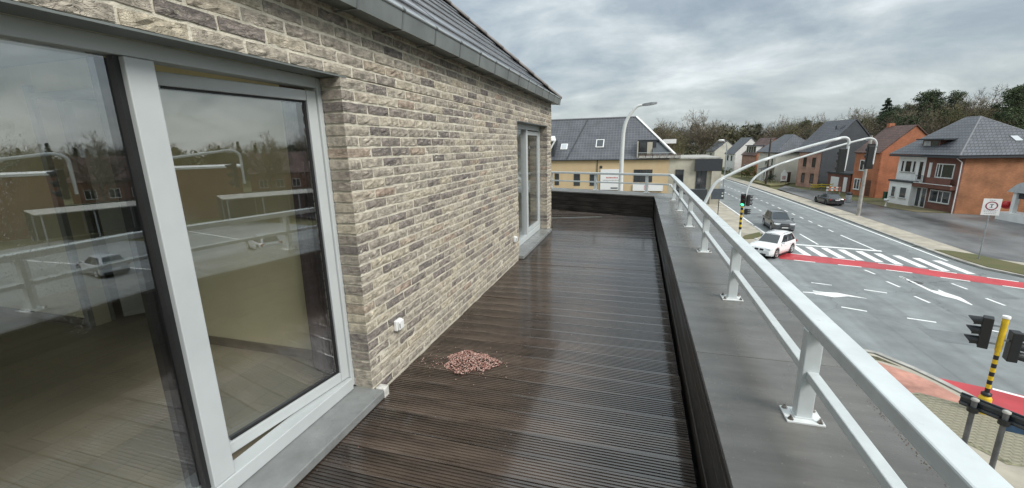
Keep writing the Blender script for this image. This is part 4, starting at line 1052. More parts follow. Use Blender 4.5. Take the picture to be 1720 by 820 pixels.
# --- garage between
t = thing('garage', 'low red brick garage with white door beside dark gabled house', 'garage', (32.1, 79.4, Z0), math.atan2(6.3, -0.9))
part(t, 'wall', M_brown, (0, 6.2, -6, 0, -0.3, 2.7)); part(t, 'flat_roof', M_dark, (-0.1, 6.3, -6.1, 0.12, 2.7, 2.95))
part(t, 'garage_door', M_pvc, (2.9, 5.1, 0.003, 0.06, 0, 2.2)); part(t, 'side_door', M_pvc, (0.7, 1.6, 0.003, 0.06, 0, 2.3))

# --- tall house, pink front and slate clad gable
t, Lf = house_at('slate_gabled_house', 'tall house with pink brick front and dark slate clad gable', (30.34, 87.04), (28.7, 92.3))
Lf = 5.6; D = 10.4; E = 6.2; RZ = 11.5
gable_body(t, Lf, D, E, RZ, M_pinkb, M_clad2); gable_roof(t, Lf + 1.2, D, E, RZ, M_slate, 0.15, 0.1)
for u0, u1 in ((1.1, 1.95), (3.4, 4.25)):
    frame_win(t, u0, u1, 3.5, 5.2, 0.008, M_wood, (), 0.08); frame_win(t, u0, u1, 0.6, 2.4, 0.008, M_wood, (), 0.08)
v = MB(); v.tube([(2.2, -3.6, 9.4), (2.2, -3.6, 10.6)], 0.11, 8); v.build('flue', M_dark, t)
v = MB(); v.obox((1.0, -3.9, 10.35), (0.3, 0, 0), (0, 0.25, -0.25), (0, 0.05, 0.05)); v.build('skylight', M_dark, t)

# --- cream house, hipped slate roof
t, Lf = house_at('cream_house', 'cream rendered house with slate roof, behind the dark fence', (26.5, 98.4), (25.6, 106))
Lf = 9.0; D = 8.5; E = 5.75; RZ = 9.4
part(t, 'wall', M_creamw, (0, Lf, -D, 0, -0.3, E))
o = MB(); ze = E + 0.1
hp = [(-0.4, 0.4), (Lf + 0.4, 0.4), (Lf + 0.4, -D - 0.4), (-0.4, -D - 0.4)]; ra, rb_ = (3.6, -D / 2), (7.6, -D / 2)
for q in ([P3(hp[0], ze), P3(ra, RZ), P3(rb_, RZ), P3(hp[1], ze)], [P3(hp[3], ze), P3(ra, RZ), P3(hp[0], ze)], [P3(hp[1], ze), P3(rb_, RZ), P3(hp[2], ze)], [P3(hp[2], ze), P3(rb_, RZ), P3(ra, RZ), P3(hp[3], ze)]):
    o.slab(q[::-1], 0.12)
o.build('roof', M_slate, t)
frame_win(t, 1.0, 2.0, 3.3, 4.8, 0.008); frame_win(t, 4.0, 5.0, 3.3, 4.8, 0.008); frame_win(t, 3.5, 5.2, 0.7, 2.3, 0.008); part(t, 'door', M_wood, (1.2, 2.1, 0.008, 0.05, 0, 2.2))
po = part(t, 'porch', M_whitew, (0.3, 2.8, 0.02, 1.6, 0, 0.25), (0.35, 0.5, 1.4, 1.55, 0.25, 2.5), (2.6, 2.75, 1.4, 1.55, 0.25, 2.5))
b = MB(); b.slab([(0.0, 0.02, 3.0), (0.0, 1.9, 2.5), (3.1, 1.9, 2.5), (3.1, 0.02, 3.0)], 0.1); b.build('porch_roof', M_slate, po)

# --- farther houses
t, Lf = house_at('brick_dormer_house', 'orange brick house with wide pale dormer farther up the road', (27.6, 119), (26.2, 128))
Lf = 8.5; D = 8.5; E = 4.9; RZ = 8.9
gable_body(t, Lf, D, E, RZ, M_pinkb, M_orange); gable_roof(t, Lf, D, E, RZ, M_brownroof)
d_ = part(t, 'dormer', M_pvc, (1.2, 7.2, -2.6, -0.4, 5.0, 7.1)); part(d_, 'dormer_roof', M_slate, (1.0, 7.4, -2.8, -0.1, 7.1, 7.3))
for i in range(4): part(d_, 'dormer_window', M_wglass, (1.5 + i * 1.45, 2.6 + i * 1.45, -0.398, -0.36, 5.5, 6.9))
frame_win(t, 1.2, 3.0, 0.8, 2.3, 0.008); frame_win(t, 5, 7, 0.8, 2.3, 0.008)
t, Lf = house_at('white_gabled_house', 'narrow white house with steep dark roof beyond the brick dormer house', (25.5, 133), (24.4, 141))
Lf = 7.5; D = 8.0; E = 5.0; RZ = 9.2
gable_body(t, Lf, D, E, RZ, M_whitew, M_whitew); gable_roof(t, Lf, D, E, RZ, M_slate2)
frame_win(t, 1.5, 2.6, 3.0, 4.4, 0.008, M_dark); frame_win(t, 4.6, 5.8, 3.0, 4.4, 0.008, M_dark); side_win(t, -3.2, -2.2, 3.2, 4.6); side_win(t, -6, -5, 3.2, 4.6)
t, Lf = house_at('beige_house', 'small beige house with grey roof farthest along the road', (24.0, 158), (22.5, 166))
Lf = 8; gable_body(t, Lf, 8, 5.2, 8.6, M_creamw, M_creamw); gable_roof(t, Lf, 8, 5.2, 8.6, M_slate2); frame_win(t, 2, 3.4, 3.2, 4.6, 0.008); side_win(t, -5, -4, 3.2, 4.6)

# --- the white porch of the house at the right edge
t = thing('porch_house', 'house with white porch and red ball cut by right edge', 'house', (36.4, 50.2, Z0), math.atan2(0.99, -0.1), 'houses along the far side of the road')
part(t, 'wall', M_brown, (-9, 3.0, -8, -0.6, -0.3, 3.9)); part(t, 'front_wall', M_whitew, (-9, 0.6, -0.598, -0.4, -0.2, 3.6))
part(t, 'porch_step', M_whitew, (1.2, 4.4, -0.6, 1.0, -0.2, 0.85)); 
for u in (1.4, 3.0): part(t, 'porch_column', M_whitew, (u, u + 0.35, 0.45, 0.8, 0.85, 2.9))
ar = MB(); pts = [(x, 2.9 + 1.0 * math.sin(math.pi * (x - 0.9) / 2.9)) for x in np.linspace(0.9, 3.8, 12)]
ar.add([(x, y_, z_) for y_ in (-0.55, 1.0) for (x, z_) in pts], [tuple(range(12)), tuple(range(12, 24))[::-1]] + [(i + 1, i, 12 + i, 13 + i) for i in range(11)]); ar.build('porch_roof', mat('grey_white_metal', (0.5, 0.52, 0.53), 0.4, 0.1, 2), t)
frame_win(t, -2.2, -0.4, 0.9, 2.4, -0.398)
part(t, 'lattice', M_dark, (1.8, 2.95, 0.6, 0.63, 2.3, 2.9))
bl = MB(); bl.lathe((4.1, 0.5, 1.55), [(0.02, -0.42), (0.25, -0.34), (0.4, -0.15), (0.43, 0), (0.4, 0.15), (0.25, 0.34), (0.02, 0.42)], 16); bl.build('porch_ball', mat('ball_red', (0.45, 0.01, 0.012), 0.25, 0.1), t)  # plain red ball by the porch, not a light source

# --- long ochre building beyond the deck
B = thing('ochre_building', 'long ochre rendered building with big slate roof beyond the deck railing', 'building', (0, 62, Z0)); 
def bp(name, m, *boxes):
    return part(B, name, m, *[(a, b, c - 62, d - 62, e - Z0, f_ - Z0) for (a, b, c, d, e, f_) in boxes])
BE = -0.6
bp('wall', M_ochre, (-34, 3.9, 62, 76, ZG - 0.3, BE)); bp('wing_wall', M_greyr, (3.905, 10.1, 62.02, 76, ZG - 0.3, BE + 0.02))
bp('wing_roof', M_kerb, (3.95, 10.3, 61.85, 76.2, BE + 0.025, BE + 0.2)); bp('fascia', M_dark, (7.2, 10.5, 61.6, 76.3, BE - 1.55, BE - 0.02))
bp('corner_pier', M_greyr, (9.3, 10.45, 61.62, 62.0, ZG, BE - 1.56))
bp('cornice', M_dark, (-34, 3.85, 61.7, 61.99, BE - 0.02, BE + 0.1))
def RB(x, z):      # a point of the front slope at height z
    return (x, 61.75 - 62 + (z - BE) / (5.45 - BE) * 7.0, z - Z0)
o = MB()
o.slab([RB(-34, BE + 0.08), RB(-0.2, BE + 0.08), RB(-0.2, 5.3), RB(-0.7, 5.45), RB(-34, 5.45)], 0.15)
hx = lambda z: -0.7 + 5.3 * (5.45 - z) / 5.45
o.slab([RB(-0.199, 1.95), RB(hx(1.95), 1.95), RB(-0.199, 5.3)], 0.15)
o.slab([RB(4.6, 0.0), (4.6, 13.5, 0.0 - Z0), (-0.7, 7.0, 5.45 - Z0 )], 0.15)
o.slab([(-34, 13.8, BE - Z0), (-34, 6.78, 5.45 - Z0), (-0.7, 6.78, 5.45 - Z0), (4.6, 13.8, BE - Z0)], 0.15)
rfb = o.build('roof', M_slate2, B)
MB().bar(RB(hx(5.45), 5.5), RB(4.75, -0.1), 0.25, 0.3, (0, -0.6, 1)).build('verge', M_pvc, rfb)
MB().tube([RB(-34, 5.5), RB(-0.7, 5.5)], 0.13, 6).build('ridge', MATS['grey_hip'], rfb)
MB().bar(RB(-7.9, 5.5), RB(-10.1, BE + 0.2), 0.16, 0.12, (0, -0.6, 1)).build('roof_seam', M_dark, rfb)
# terrace cut into the roof
bp('terrace_back', M_dark, (-0.2, 2.2, 63.9, 64.05, BE + 0.1, 1.9)); bp('terrace_floor', M_kerb, (-0.3, 2.2, 61.8, 63.9, BE + 0.12, BE + 0.2))
bp('terrace_side', M_greyr, (-0.35, -0.2, 62.0, 63.9, BE + 0.2, 1.9)); bp('terrace_window', M_wglass, (0.0, 0.9, 63.85, 63.9, BE + 0.3, 1.7)); bp('terrace_panel', M_greyr, (1.0, 1.7, 63.86, 63.9, BE + 0.3, 1.75))
_s = MB(); _s.slab([np.array(RB(1.75, BE + 0.2)) + (0, 0.35, 0), np.array(RB(4.6, BE + 0.2)) + (0, 0.35, 0), np.array(RB(4.6, 0.0)) + (0, 0.35, 0), np.array(RB(hx(1.93), 1.93)) + (0, 0.35, 0), np.array(RB(1.75, 1.93)) + (0, 0.35, 0)], 0.12)
_s.build('slanted_side_wall', mat('slate_grey_sheet', (0.075, 0.085, 0.095), 0.5, 0.08, 1), B)
_s = MB(); _s.bar(RB(-0.3, 2.0), RB(hx(1.95), 2.0), 0.12, 0.16, (0, -0.6, 1)); _s.build('terrace_lintel', M_dark, B)
bp('terrace_rail', M_alu, (-0.2, 4.3, 61.95, 62.0, 0.30, 0.36))
bp('roof_light_box', M_pvc, (3.2, 5.0, 66.5, 67.5, 1.5, 2.1))
def roof_window(x, z, w, h, light):
    a = np.array(RB(x, z)); up = np.array(RB(x, z + 1)) - a; up /= np.linalg.norm(up); nr = np.cross((1, 0, 0), up)
    b = MB(); b.obox(a + nr * 0.06, (w / 2, 0, 0), up * h / 2, nr * 0.07); o_ = b.build('roof_window', M_pvc, rfb)
    b = MB(); b.obox(a + nr * 0.135, (w / 2 - 0.12, 0, 0), up * (h / 2 - 0.12), nr * 0.01); b.build('pane', light, o_)
roof_window(-5.6, 1.65, 1.15, 1.7, M_wglass); roof_window(-10.8, 1.3, 1.0, 1.2, MATS['sky_pane'])
dmr = MB(); dmr.box(-16, -12.0, 0.4, 4, BE + 0.5 - Z0, 2.3 - Z0); dmr = dmr.build('dormer', M_dark, rfb)
b = MB(); b.slab([(-16.2, 0.1, 2.3 - Z0), (-11.7, 0.1, 2.3 - Z0), (-12.6, 4, 3.0 - Z0), (-16.2, 4, 3.0 - Z0)], 0.15); b.build('dormer_roof', M_pvc, rfb)
b = MB(); b.bar((-11.85, 0.12, 2.25 - Z0), (-13.1, 0.1, BE + 0.6 - Z0), 0.2, 0.2); b.build('dormer_trim', M_pvc, rfb)
def bwin(x0, x1, z0, z1, m=M_dark, glass=None, bars=(), yy=61.985):
    w = MB(); y = yy - 62; z0 -= Z0; z1 -= Z0; fw = 0.1
    w.box(x0, x0 + fw, y - 0.03, y + 0.04, z0, z1); w.box(x1 - fw, x1, y - 0.03, y + 0.04, z0, z1)
    w.box(x0 + fw, x1 - fw, y - 0.03, y + 0.04, z1 - fw, z1); w.box(x0 + fw, x1 - fw, y - 0.03, y + 0.04, z0, z0 + fw)
    for q in bars: w.box(q - 0.05, q + 0.05, y - 0.028, y + 0.03, z0 + fw, z1 - fw)
    o_ = w.build('window', m, B); MB().box(x0 + 0.05, x1 - 0.05, y - 0.012, y + 0.035, z0 + 0.05, z1 - 0.05).build('pane', glass or M_wglass, o_)
for c, px0, px1, py0, py1 in ((0, 932, 939, 290, 311), (0, 964, 974, 291, 312), (0, 991, 1001, 291, 312), (1, 1065, 1095, 285, 306)):
    a = AY(px0, py0, 62); b_ = AY(px1, py1, 62)
    bwin(a[0], b_[0], b_[2], a[2], bars=((a[0] + (b_[0] - a[0]) * 0.36, a[0] + (b_[0] - a[0]) * 0.68) if c else ()))
for px0, px1, py0, py1, yy in ((1135, 1146, 285, 326, 61.99), (1170, 1185, 285, 319, 61.99)):
    a = AY(px0, py0, 62); b_ = AY(px1, py1, 62); bwin(a[0], b_[0], b_[2], a[2], bars=((a[0] + b_[0]) / 2,) if px0 > 1150 else (), yy=yy)
bp('vent', M_dark, (-5.35, -5.0, 61.93, 61.99, -1.75, -1.4)); bp('downpipe', M_dark, (-5.75, -5.65, 61.9, 61.99, ZG, BE - 0.03))
# planters on the terrace edge
for i in range(6):
    t = thing('planter_box', ('leftmost', 'second', 'third', 'fourth', 'fifth', 'rightmost')[i] + ' planter box of dry stalks along the roof terrace edge', 'planter', (-0.1 + i * 0.92, 61.72, BE + 0.21), group='planters along the terrace edge')
    b = MB(); b.prism([(0, -0.14), (0.85, -0.14), (0.85, 0.14), (0, 0.14)], 0, 0.3); b.build('box', mat('pale_planter', (0.42, 0.40, 0.38), 0.8, 0.2, 6), t, 0.02)
    b = MB()
    for j in range(70):
        x, y = rr.uniform(0.03, 0.82), rr.uniform(-0.12, 0.12); h = rr.uniform(0.15, 0.5); d = rr.gauss(0, 0.1)
        b.add([(x - 0.02, y, 0.28), (x + 0.02, y, 0.28), (x + d, y + rr.gauss(0, 0.06), 0.28 + h)], [(0, 1, 2)])
    b.build('stalks', mat('dry_stalk', (0.20, 0.16, 0.13), 0.9, 0.4, 10), t)
# signs on that building
def sign_board(x0, z0, x1, z1, label):
    t = thing('sign_board', label, 'sign', (x0, 61.9, z0)); w, h = x1 - x0, z1 - z0
    MB().box(0, w, -0.06, 0.02, 0, h).build('panel', mat('white_sign', (0.82, 0.83, 0.84), 0.4, 0.02), t); return t, w, h
M_dred = mat('sign_red', (0.5, 0.05, 0.04), 0.5, 0.05); M_dink = mat('sign_grey', (0.12, 0.12, 0.14), 0.5, 0.05)
a, b_ = AY(1009, 284.5, 61.9), AY(1040, 319, 61.9)
t, w, h = sign_board(a[0], b_[2], b_[0], a[2], 'tall white sign board with faint lines of print on ochre wall')
rr2 = random.Random(3)
def scribble(x0, x1, z, hh, m, n):
    b = MB(); x = x0
    while x < x1:
        ww = rr2.uniform(0.5, 1.0) * (x1 - x0) / n; b.box(x, x + ww * 0.7, -0.066, -0.0605, z, z + hh * rr2.uniform(0.6, 1.0)); x += ww
    b.build('print', m, t)
scribble(w * 0.30, w * 0.9, h * 0.56, h * 0.075, M_dred, 9); scribble(w * 0.12, w * 0.95, h * 0.455, h * 0.03, M_dink, 16); scribble(w * 0.3, w * 0.42, h * 0.38, h * 0.03, M_dink, 2)
MB().box(w * 0.55, w * 0.92, -0.067, -0.0605, 0.05 * h, 0.12 * h).build('print', M_dink, t)
a, b_ = AY(1063, 309.5, 61.9), AY(1113, 321, 61.9)
t, w, h = sign_board(a[0], b_[2], b_[0], a[2], 'wide white sign with small red square emblem below ochre wall window')
b = MB(); cx, cz, s_ = w * 0.45, h * 0.5, h * 0.30
for q in ((cx - s_, cx + s_, cz + s_ * 0.8, cz + s_), (cx - s_, cx + s_ * 0.4, cz - s_, cz - s_ * 0.8), (cx - s_, cx - s_ * 0.8, cz - s_ * 0.79, cz + s_ * 0.79), (cx + s_ * 0.8, cx + s_, cz - s_ * 0.4, cz + s_ * 0.79)): b.box(q[0], q[1], -0.068, -0.0605, q[2], q[3])
for i in range(10):
    a0, a1 = 0.8 + i * 0.5, 0.8 + (i + 1) * 0.5; r0, r1 = s_ * 0.28, s_ * 0.46
    b.slab([(cx + r0 * math.cos(a0), -0.066, cz + r0 * math.sin(a0)), (cx + r1 * math.cos(a0), -0.066, cz + r1 * math.sin(a0)), (cx + r1 * math.cos(a1), -0.066, cz + r1 * math.sin(a1)), (cx + r0 * math.cos(a1), -0.066, cz + r0 * math.sin(a1))], 0.005)
b.build('emblem', M_dred, t)
# ================================================================== STREET FURNITURE
M_mast = mat('white_grey_mast', (0.62, 0.64, 0.63), 0.4, 0.04, 2)
M_galv = mat('galvanised_steel', (0.34, 0.36, 0.37), 0.45, 0.12, 4, metal=0.4)
M_sblack = mat('signal_black', (0.012, 0.013, 0.014), 0.45, 0.1)
M_yel = mat('signal_yellow', (0.72, 0.47, 0.02), 0.45, 0.08, 6)
M_lens = {'red': mat('lens_red', (0.10, 0.008, 0.008), 0.2), 'amber': mat('lens_amber', (0.12, 0.055, 0.006), 0.2), 'green': mat('lens_green', (0.01, 0.10, 0.05), 0.2),
          'lit': mat('lens_green_lit', (0.02, 0.5, 0.25), 0.3, emit=((0.1, 1.0, 0.45), 0.9))}
def signal_head(par, c, facing, h=1.05, w=0.34, lit=None, board=False, name='signal_head'):
    """three-lens head at centre c, lenses towards angle facing (radians from +x)"""
    f = np.array([math.cos(facing), math.sin(facing), 0]); s = np.array([-f[1], f[0], 0]); z = np.array([0, 0, 1.0]); c = np.array(c, float)
    b = MB(); b.obox(c, f * 0.11, s * w / 2, z * h / 2); o = b.build(name, M_sblack, par, 0.02)
    if board:
        b = MB(); b.obox(c - f * 0.06, f * 0.012, s * (w * 0.75), z * (h / 2 + 0.16)); b.build('backboard', M_sblack, o)
    for i, col in ((1, 'red'), (0, 'amber'), (-1, 'green')):
        p = c + z * i * h * 0.325 + f * 0.112
        r = min(w * 0.40, h * 0.145)
        b = MB(); n = 14
        vs = [p + s * r * math.cos(a) + z * r * math.sin(a) for a in np.linspace(0, 2 * math.pi, n, endpoint=False)]
        vs2 = [q + f * 0.012 for q in vs]
        b.add(vs + vs2, [tuple(range(n, 2 * n))] + [(j, (j + 1) % n, n + (j + 1) % n, n + j) for j in range(n)])
        b.build('lens', M_lens['lit'] if lit == col else M_lens[col], o)
        b = MB(); aa = np.linspace(-0.15 * math.pi, 1.15 * math.pi, 12); ro = r * 1.12
        L_ = 0.30
        vs = []
        for q_, rad in ((0, ro), (1, ro), (1, ro - 0.012), (0, ro - 0.012)):
            for a in aa:
                ln = L_ * (0.55 + 0.45 * max(0, math.sin(a))) * q_
                vs.append(p + f * ln + s * rad * math.cos(a) + z * (rad * math.sin(a) - 0.03 * q_))
        m_ = 12
        fs = []
        for k_ in range(4):
            k2 = (k_ + 1) % 4
            fs += [(k_ * m_ + j, k_ * m_ + j + 1, k2 * m_ + j + 1, k2 * m_ + j) for j in range(m_ - 1)]
        b.add(vs, fs); b.build('visor', M_sblack, o)
    return o
def mast(name, label, base, ctrl, r0, r1, group='curved overhead signal masts'):
    t = thing(name, label, 'signal mast', base, group=group); O = tuple(-x for x in base)
    path = []
    for c in ctrl: path += bez(*c, n=12)
    n = len(path); b = MB(); b.tube(path, [r0 + (r1 - r0) * i / (n - 1) for i in range(n)], 12); b.build('curved_arm', M_mast, t, off=O)
    b = MB(); b.lathe(base, [(r0 * 1.9, 0), (r0 * 1.9, 0.03), (r0 * 1.15, 0.04), (r0 * 1.15, 0.5), (r0, 0.55)], 14); b.build('base', M_mast, t, off=O)
    return t, O
# mast nearer to us, on the far pavement corner
Y1 = 33.6
k1 = lambda px, py: np.array(AY(px, py, Y1))
A0, A1, A2, A3, A4 = k1(1178, 352), k1(1213, 300), k1(1290, 266.5), k1(1410, 232.5), k1(1425, 244)
b0 = (A0[0] - 0.15, Y1, Z0 + PT)
t, O = mast('signal_mast', 'thick pale curved mast whose arm carries the signal with projecting visors', b0,
            [(np.array(b0), np.array(b0) + (0, 0, 2.2), A0 - (0.3, 0, 1.2), A0), (A0, A0 + (0.6, 0, 1.45), A1 + (-0.7, 0, -0.5), A1), (A1, A1 + (1.2, 0, 0.65), A2 - (1.2, 0, 0.45), A2),
             (A2, A2 + (1.5, 0, 0.52), A3 - (1.5, 0, 0.42), A3), (A3, A3 + (0.45, 0, 0.12), A4 + (0.05, 0, 0.4), A4), (A4, A4 - (0, 0, 0.3), A4 - (0, 0, 1.0), k1(1417, 287))], 0.125, 0.075)
signal_head(t, (0, 0, 0), R_(96), 1.55, 0.42).location = tuple(k1(1413, 270) + np.array(O) + (0.02, 0.0, 0))
tb = MB(); tb.bar(k1(1424, 251) + (-0.3, 0, 0), k1(1424, 251), 0.06, 0.06); tb.build('hanger', M_sblack, t, off=O)
# mast farther off
Y2 = 39.8
k2 = lambda px, py: np.array(AY(px, py, Y2))
b0 = (8.62, Y2, Z0 + PT)
A0, A1, A2, A3, A4 = k2(1249, 346), k2(1268, 298), k2(1322, 271.5), k2(1452, 233.5), k2(1471.5, 247)
t, O = mast('signal_mast', 'thinner pale curved mast reaching over the road, banded yellow at its foot', b0,
            [(np.array(b0), np.array(b0) + (0, 0, 1), A0 - (0, 0, 1), A0), (A0, A0 + (0.15, 0, 1.3), A1 + (-0.6, 0, -0.8), A1), (A1, A1 + (0.7, 0, 0.65), A2 - (0.9, 0, 0.35), A2),
             (A2, A2 + (1.8, 0, 0.6), A3 - (1.8, 0, 0.5), A3), (A3, A3 + (0.6, 0, 0.15), A4 + (0.05, 0, 0.5), A4), (A4, A4 - (0, 0, 0.3), A4 - (0.05, 0, 0.7), k2(1466, 276))], 0.098, 0.058)
signal_head(t, (0, 0, 0), R_(100), 1.6, 0.42, board=True).location = tuple(k2(1462, 263) + np.array(O) + (-0.06, 0, 0))
zc = Z0 + 2.35
for i in range(5):
    b = MB(); b.lathe((b0[0], b0[1], Z0 + 0.9 + i * 0.42), [(0.115, 0), (0.115, 0.21)], 14); b.build('black_band', M_sblack, t, off=O)
    b = MB(); b.lathe((b0[0], b0[1], Z0 + 1.11 + i * 0.42), [(0.116, 0), (0.116, 0.21)], 14); b.build('yellow_band', M_yel, t, off=O)
signal_head(t, (b0[0] + O[0] - 0.05, b0[1] + O[1] - 0.25, 3.35), R_(250), 1.05, 0.36, lit='green'); signal_head(t, (b0[0] + O[0] + 0.38, b0[1] + O[1], 3.3), R_(10), 0.95, 0.34)
signal_head(t, (b0[0] + O[0] + 0.3, b0[1] + O[1] - 0.05, 2.35), R_(0), 0.5, 0.25)

# banded signal post at the near corner
b0 = (10.37, 14.91, Z0 + PT - 0.02)
t = thing('signal_post', 'yellow and black banded signal post at the near street corner', 'traffic light', b0)
b = MB(); b.lathe((0, 0, 0), [(0.145, 0), (0.145, 0.50), (0.12, 0.56), (0.08, 0.6)], 18); b.build('base', M_yel, t)
b = MB(); b.lathe((0, 0, 0.60), [(0.12, 0.0), (0.12, 0.06), (0.06, 0.10)], 18); b.build('collar', M_sblack, t)
z = 0.70; i = 0
while z < 1.92:
    b = MB(); b.lathe((0, 0, z), [(0.058, 0), (0.058, 0.135)], 16); b.build('black_band' if i % 2 == 0 else 'yellow_band', M_sblack if i % 2 == 0 else M_yel, t); z += 0.135; i += 1
b = MB(); b.lathe((0, 0, z), [(0.072, 0), (0.072, 3.08 - z)], 18); b.build('upper_tube', M_yel, t)
b = MB(); b.lathe((0, 0, 3.08), [(0.092, 0), (0.092, 0.06), (0.085, 0.07)], 18); b.build('cap', M_pvc, t)
signal_head(t, (-0.28, 0.16, 2.55), R_(150), 0.95, 0.32); signal_head(t, (0.30, -0.02, 2.25), R_(-15), 0.9, 0.32)
b = MB(); b.bar((-0.2, 0.1, 2.8), (0, 0, 2.8), 0.05, 0.05); b.bar((-0.2, 0.1, 2.25), (0, 0, 2.25), 0.05, 0.05); b.bar((0.25, 0, 2.4), (0, 0, 2.4), 0.05, 0.05); b.build('bracket', M_galv, t)

# direction sign seen from behind
zs = -3.45
p1, p2, p3 = np.array(G(1637, 676, zs)), np.array(G(1690, 697, zs)), np.array(G(1760, 726, zs))
d = (p2 - p1) / np.linalg.norm(p2 - p1)
t = thing('direction_sign', 'dark direction sign on two grey posts seen from behind, lower right', 'sign', (p1[0], p1[1], Z0))
O = (-p1[0], -p1[1], -Z0)
for p in (p1, p2):
    q = MB(); q.tube([(p[0], p[1], Z0), (p[0], p[1], zs + 0.04)], 0.043, 14); q = q.build('post', mat('dull_post_steel', (0.13, 0.135, 0.14), 0.5, 0.15, 4, metal=0.3), t, off=O)
    q2 = MB(); q2.lathe((p[0], p[1], zs + 0.04), [(0.06, 0), (0.06, 0.03), (0.035, 0.045)], 14); q2.build('cap', M_kerb, q)
    q3 = MB(); q3.lathe((p[0], p[1], zs - 0.20), [(0.085, 0), (0.085, 0.10)], 14); q3.build('clamp', M_sblack, q)
nn = np.array([-d[1], d[0], 0]); nn = nn if nn[1] > 0 else -nn
ctr = p1 + d * 0.55 + nn * 0.085; dd = d / np.linalg.norm(d)
M_sign_back = mat('blue_black_sign_back', (0.018, 0.026, 0.036), 0.35, 0.15, 5)
q = MB(); q.obox(ctr + (0, 0, -0.06), dd * 0.78, nn * 0.012, (0, 0, 0.13)); q.build('panel', M_sign_back, t, off=O)
for zz_ in (-0.02, -0.16):
    q = MB(); q.obox(ctr - nn * 0.026 + (0, 0, zz_ + 0.03), dd * 0.78, nn * 0.013, (0, 0, 0.02)); q.build('stiffener', mat('sign_rail', (0.06, 0.07, 0.08), 0.4, 0.1), t, off=O)
q = MB(); q.obox(ctr - nn * 0.041 + dd * 0.55 + (0, 0, -0.06), dd * 0.1, nn * 0.002, (0, 0, 0.02)); q.build('sticker', M_pvc, t, off=O)
q = MB(); q.obox(p2 + nn * 0.10 + (0.1, -0.05, -0.26), dd * 0.13 + nn * 0.10, nn * 0.012, (0, 0, 0.09)); q.build('lower_plate', mat('blue_plate', (0.03, 0.085, 0.17), 0.35), t, off=O)

# street lamp just beyond the deck end
YL = 17.9
kl = lambda px, py: np.array(AY(px, py, YL))
b0 = kl(1041.5, 330); b0 = np.array((b0[0], YL, Z0 + PT))
t = thing('street_lamp', 'tall pale street lamp curving over the ochre building', 'street lamp', tuple(b0)); O = tuple(-b0)
q0, q1, q2, q3 = kl(1042.5, 315), kl(1047, 225), kl(1064, 185), kl(1082, 176)
path = bez(b0, b0 + (0, 0, 2), q0 - (0, 0, 2), q0, 8) + bez(q0, q0 + (0, 0, 0.8), q1 - (0.03, 0, 0.8), q1, 8)[1:] + bez(q1, q1 + (0.06, 0, 0.55), q2 - (0.22, 0, 0.32), q2, 8)[1:] + bez(q2, q2 + (0.15, 0, 0.18), q3 - (0.2, 0, 0.03), q3, 6)[1:]
n = len(path); q = MB(); q.tube(path, [0.112 - 0.07 * i / (n - 1) for i in range(n)], 14); q.build('pole', M_mast, t, off=O)
h0, h1 = kl(1079, 176.5), kl(1104, 173)
q = MB(); ds = (h1 - h0); sec = [(0, 0.05, 0.04), (0.2, 0.09, 0.05), (0.6, 0.13, 0.05), (0.95, 0.11, 0.035), (1.0, 0.07, 0.02)]
vs = []
for u, w_, hh in sec:
    c = h0 + ds * u
    vs += [c + (0, -w_, -hh), c + (0, w_, -hh), c + (0, w_ * 0.8, hh), c + (0, -w_ * 0.8, hh)]
q.add(vs, [(4 * i + j, 4 * i + (j + 1) % 4, 4 * i + 4 + (j + 1) % 4, 4 * i + 4 + j) for i in range(4) for j in range(4)] + [(3, 2, 1, 0), (16, 17, 18, 19)]); q.build('lamp_head', mat('lamp_grey', (0.22, 0.23, 0.24), 0.4), t, off=O)

# far street lamp and poles
t = thing('street_lamp', 'white headed street lamp far up the road', 'street lamp', (12.4, 78, Z0)); O = (-12.4, -78, -Z0)
t.location = (13.9, 79, Z0); 
q = MB(); q.tube([(0, 0, 0), (0, 0, 7.4), (-0.15, 0, 8.0), (-0.6, 0, 8.35)], [0.09, 0.07, 0.055, 0.05], 10); q.build('pole', M_galv, t)
q = MB(); q.lathe((-0.95, 0, 8.5), [(0.04, -0.5), (0.15, -0.3), (0.18, 0.1), (0.12, 0.45), (0.03, 0.5)], 12, 'x'); q.build('lamp_head', M_pvc, t)
def utility_pole(label, base, h, r, m, extras=True):
    t = thing('utility_pole', label, 'pole', base)
    q = MB(); q.tube([(0, 0, 0), (0.02, 0, h)], [r, r * 0.7], 10); q.build('pole', m, t)
    if extras:
        q = MB(); q.bar((-0.4, 0, h - 0.45), (0.4, 0, h - 0.45), 0.08, 0.1); q.build('crossarm', M_galv, t)
        for x in (-0.33, 0, 0.33):
            q = MB(); q.lathe((x, 0, h - 0.4), [(0.03, 0), (0.05, 0.05), (0.03, 0.1), (0.05, 0.14), (0.02, 0.18)], 8); q.build('insulator', M_wood, t)
utility_pole('pale concrete pole standing before the orange gabled house', (23.3, 54.6, Z0 + PT), 8.5, 0.19, mat('pole_concrete', (0.36, 0.34, 0.31), 0.85, 0.15, 2))
utility_pole('dark wooden pole in front of the cream house', (23.7, 92.6, Z0 + PT), 8.6, 0.2, mat('tarred_pole', (0.07, 0.055, 0.045), 0.8, 0.2, 3))
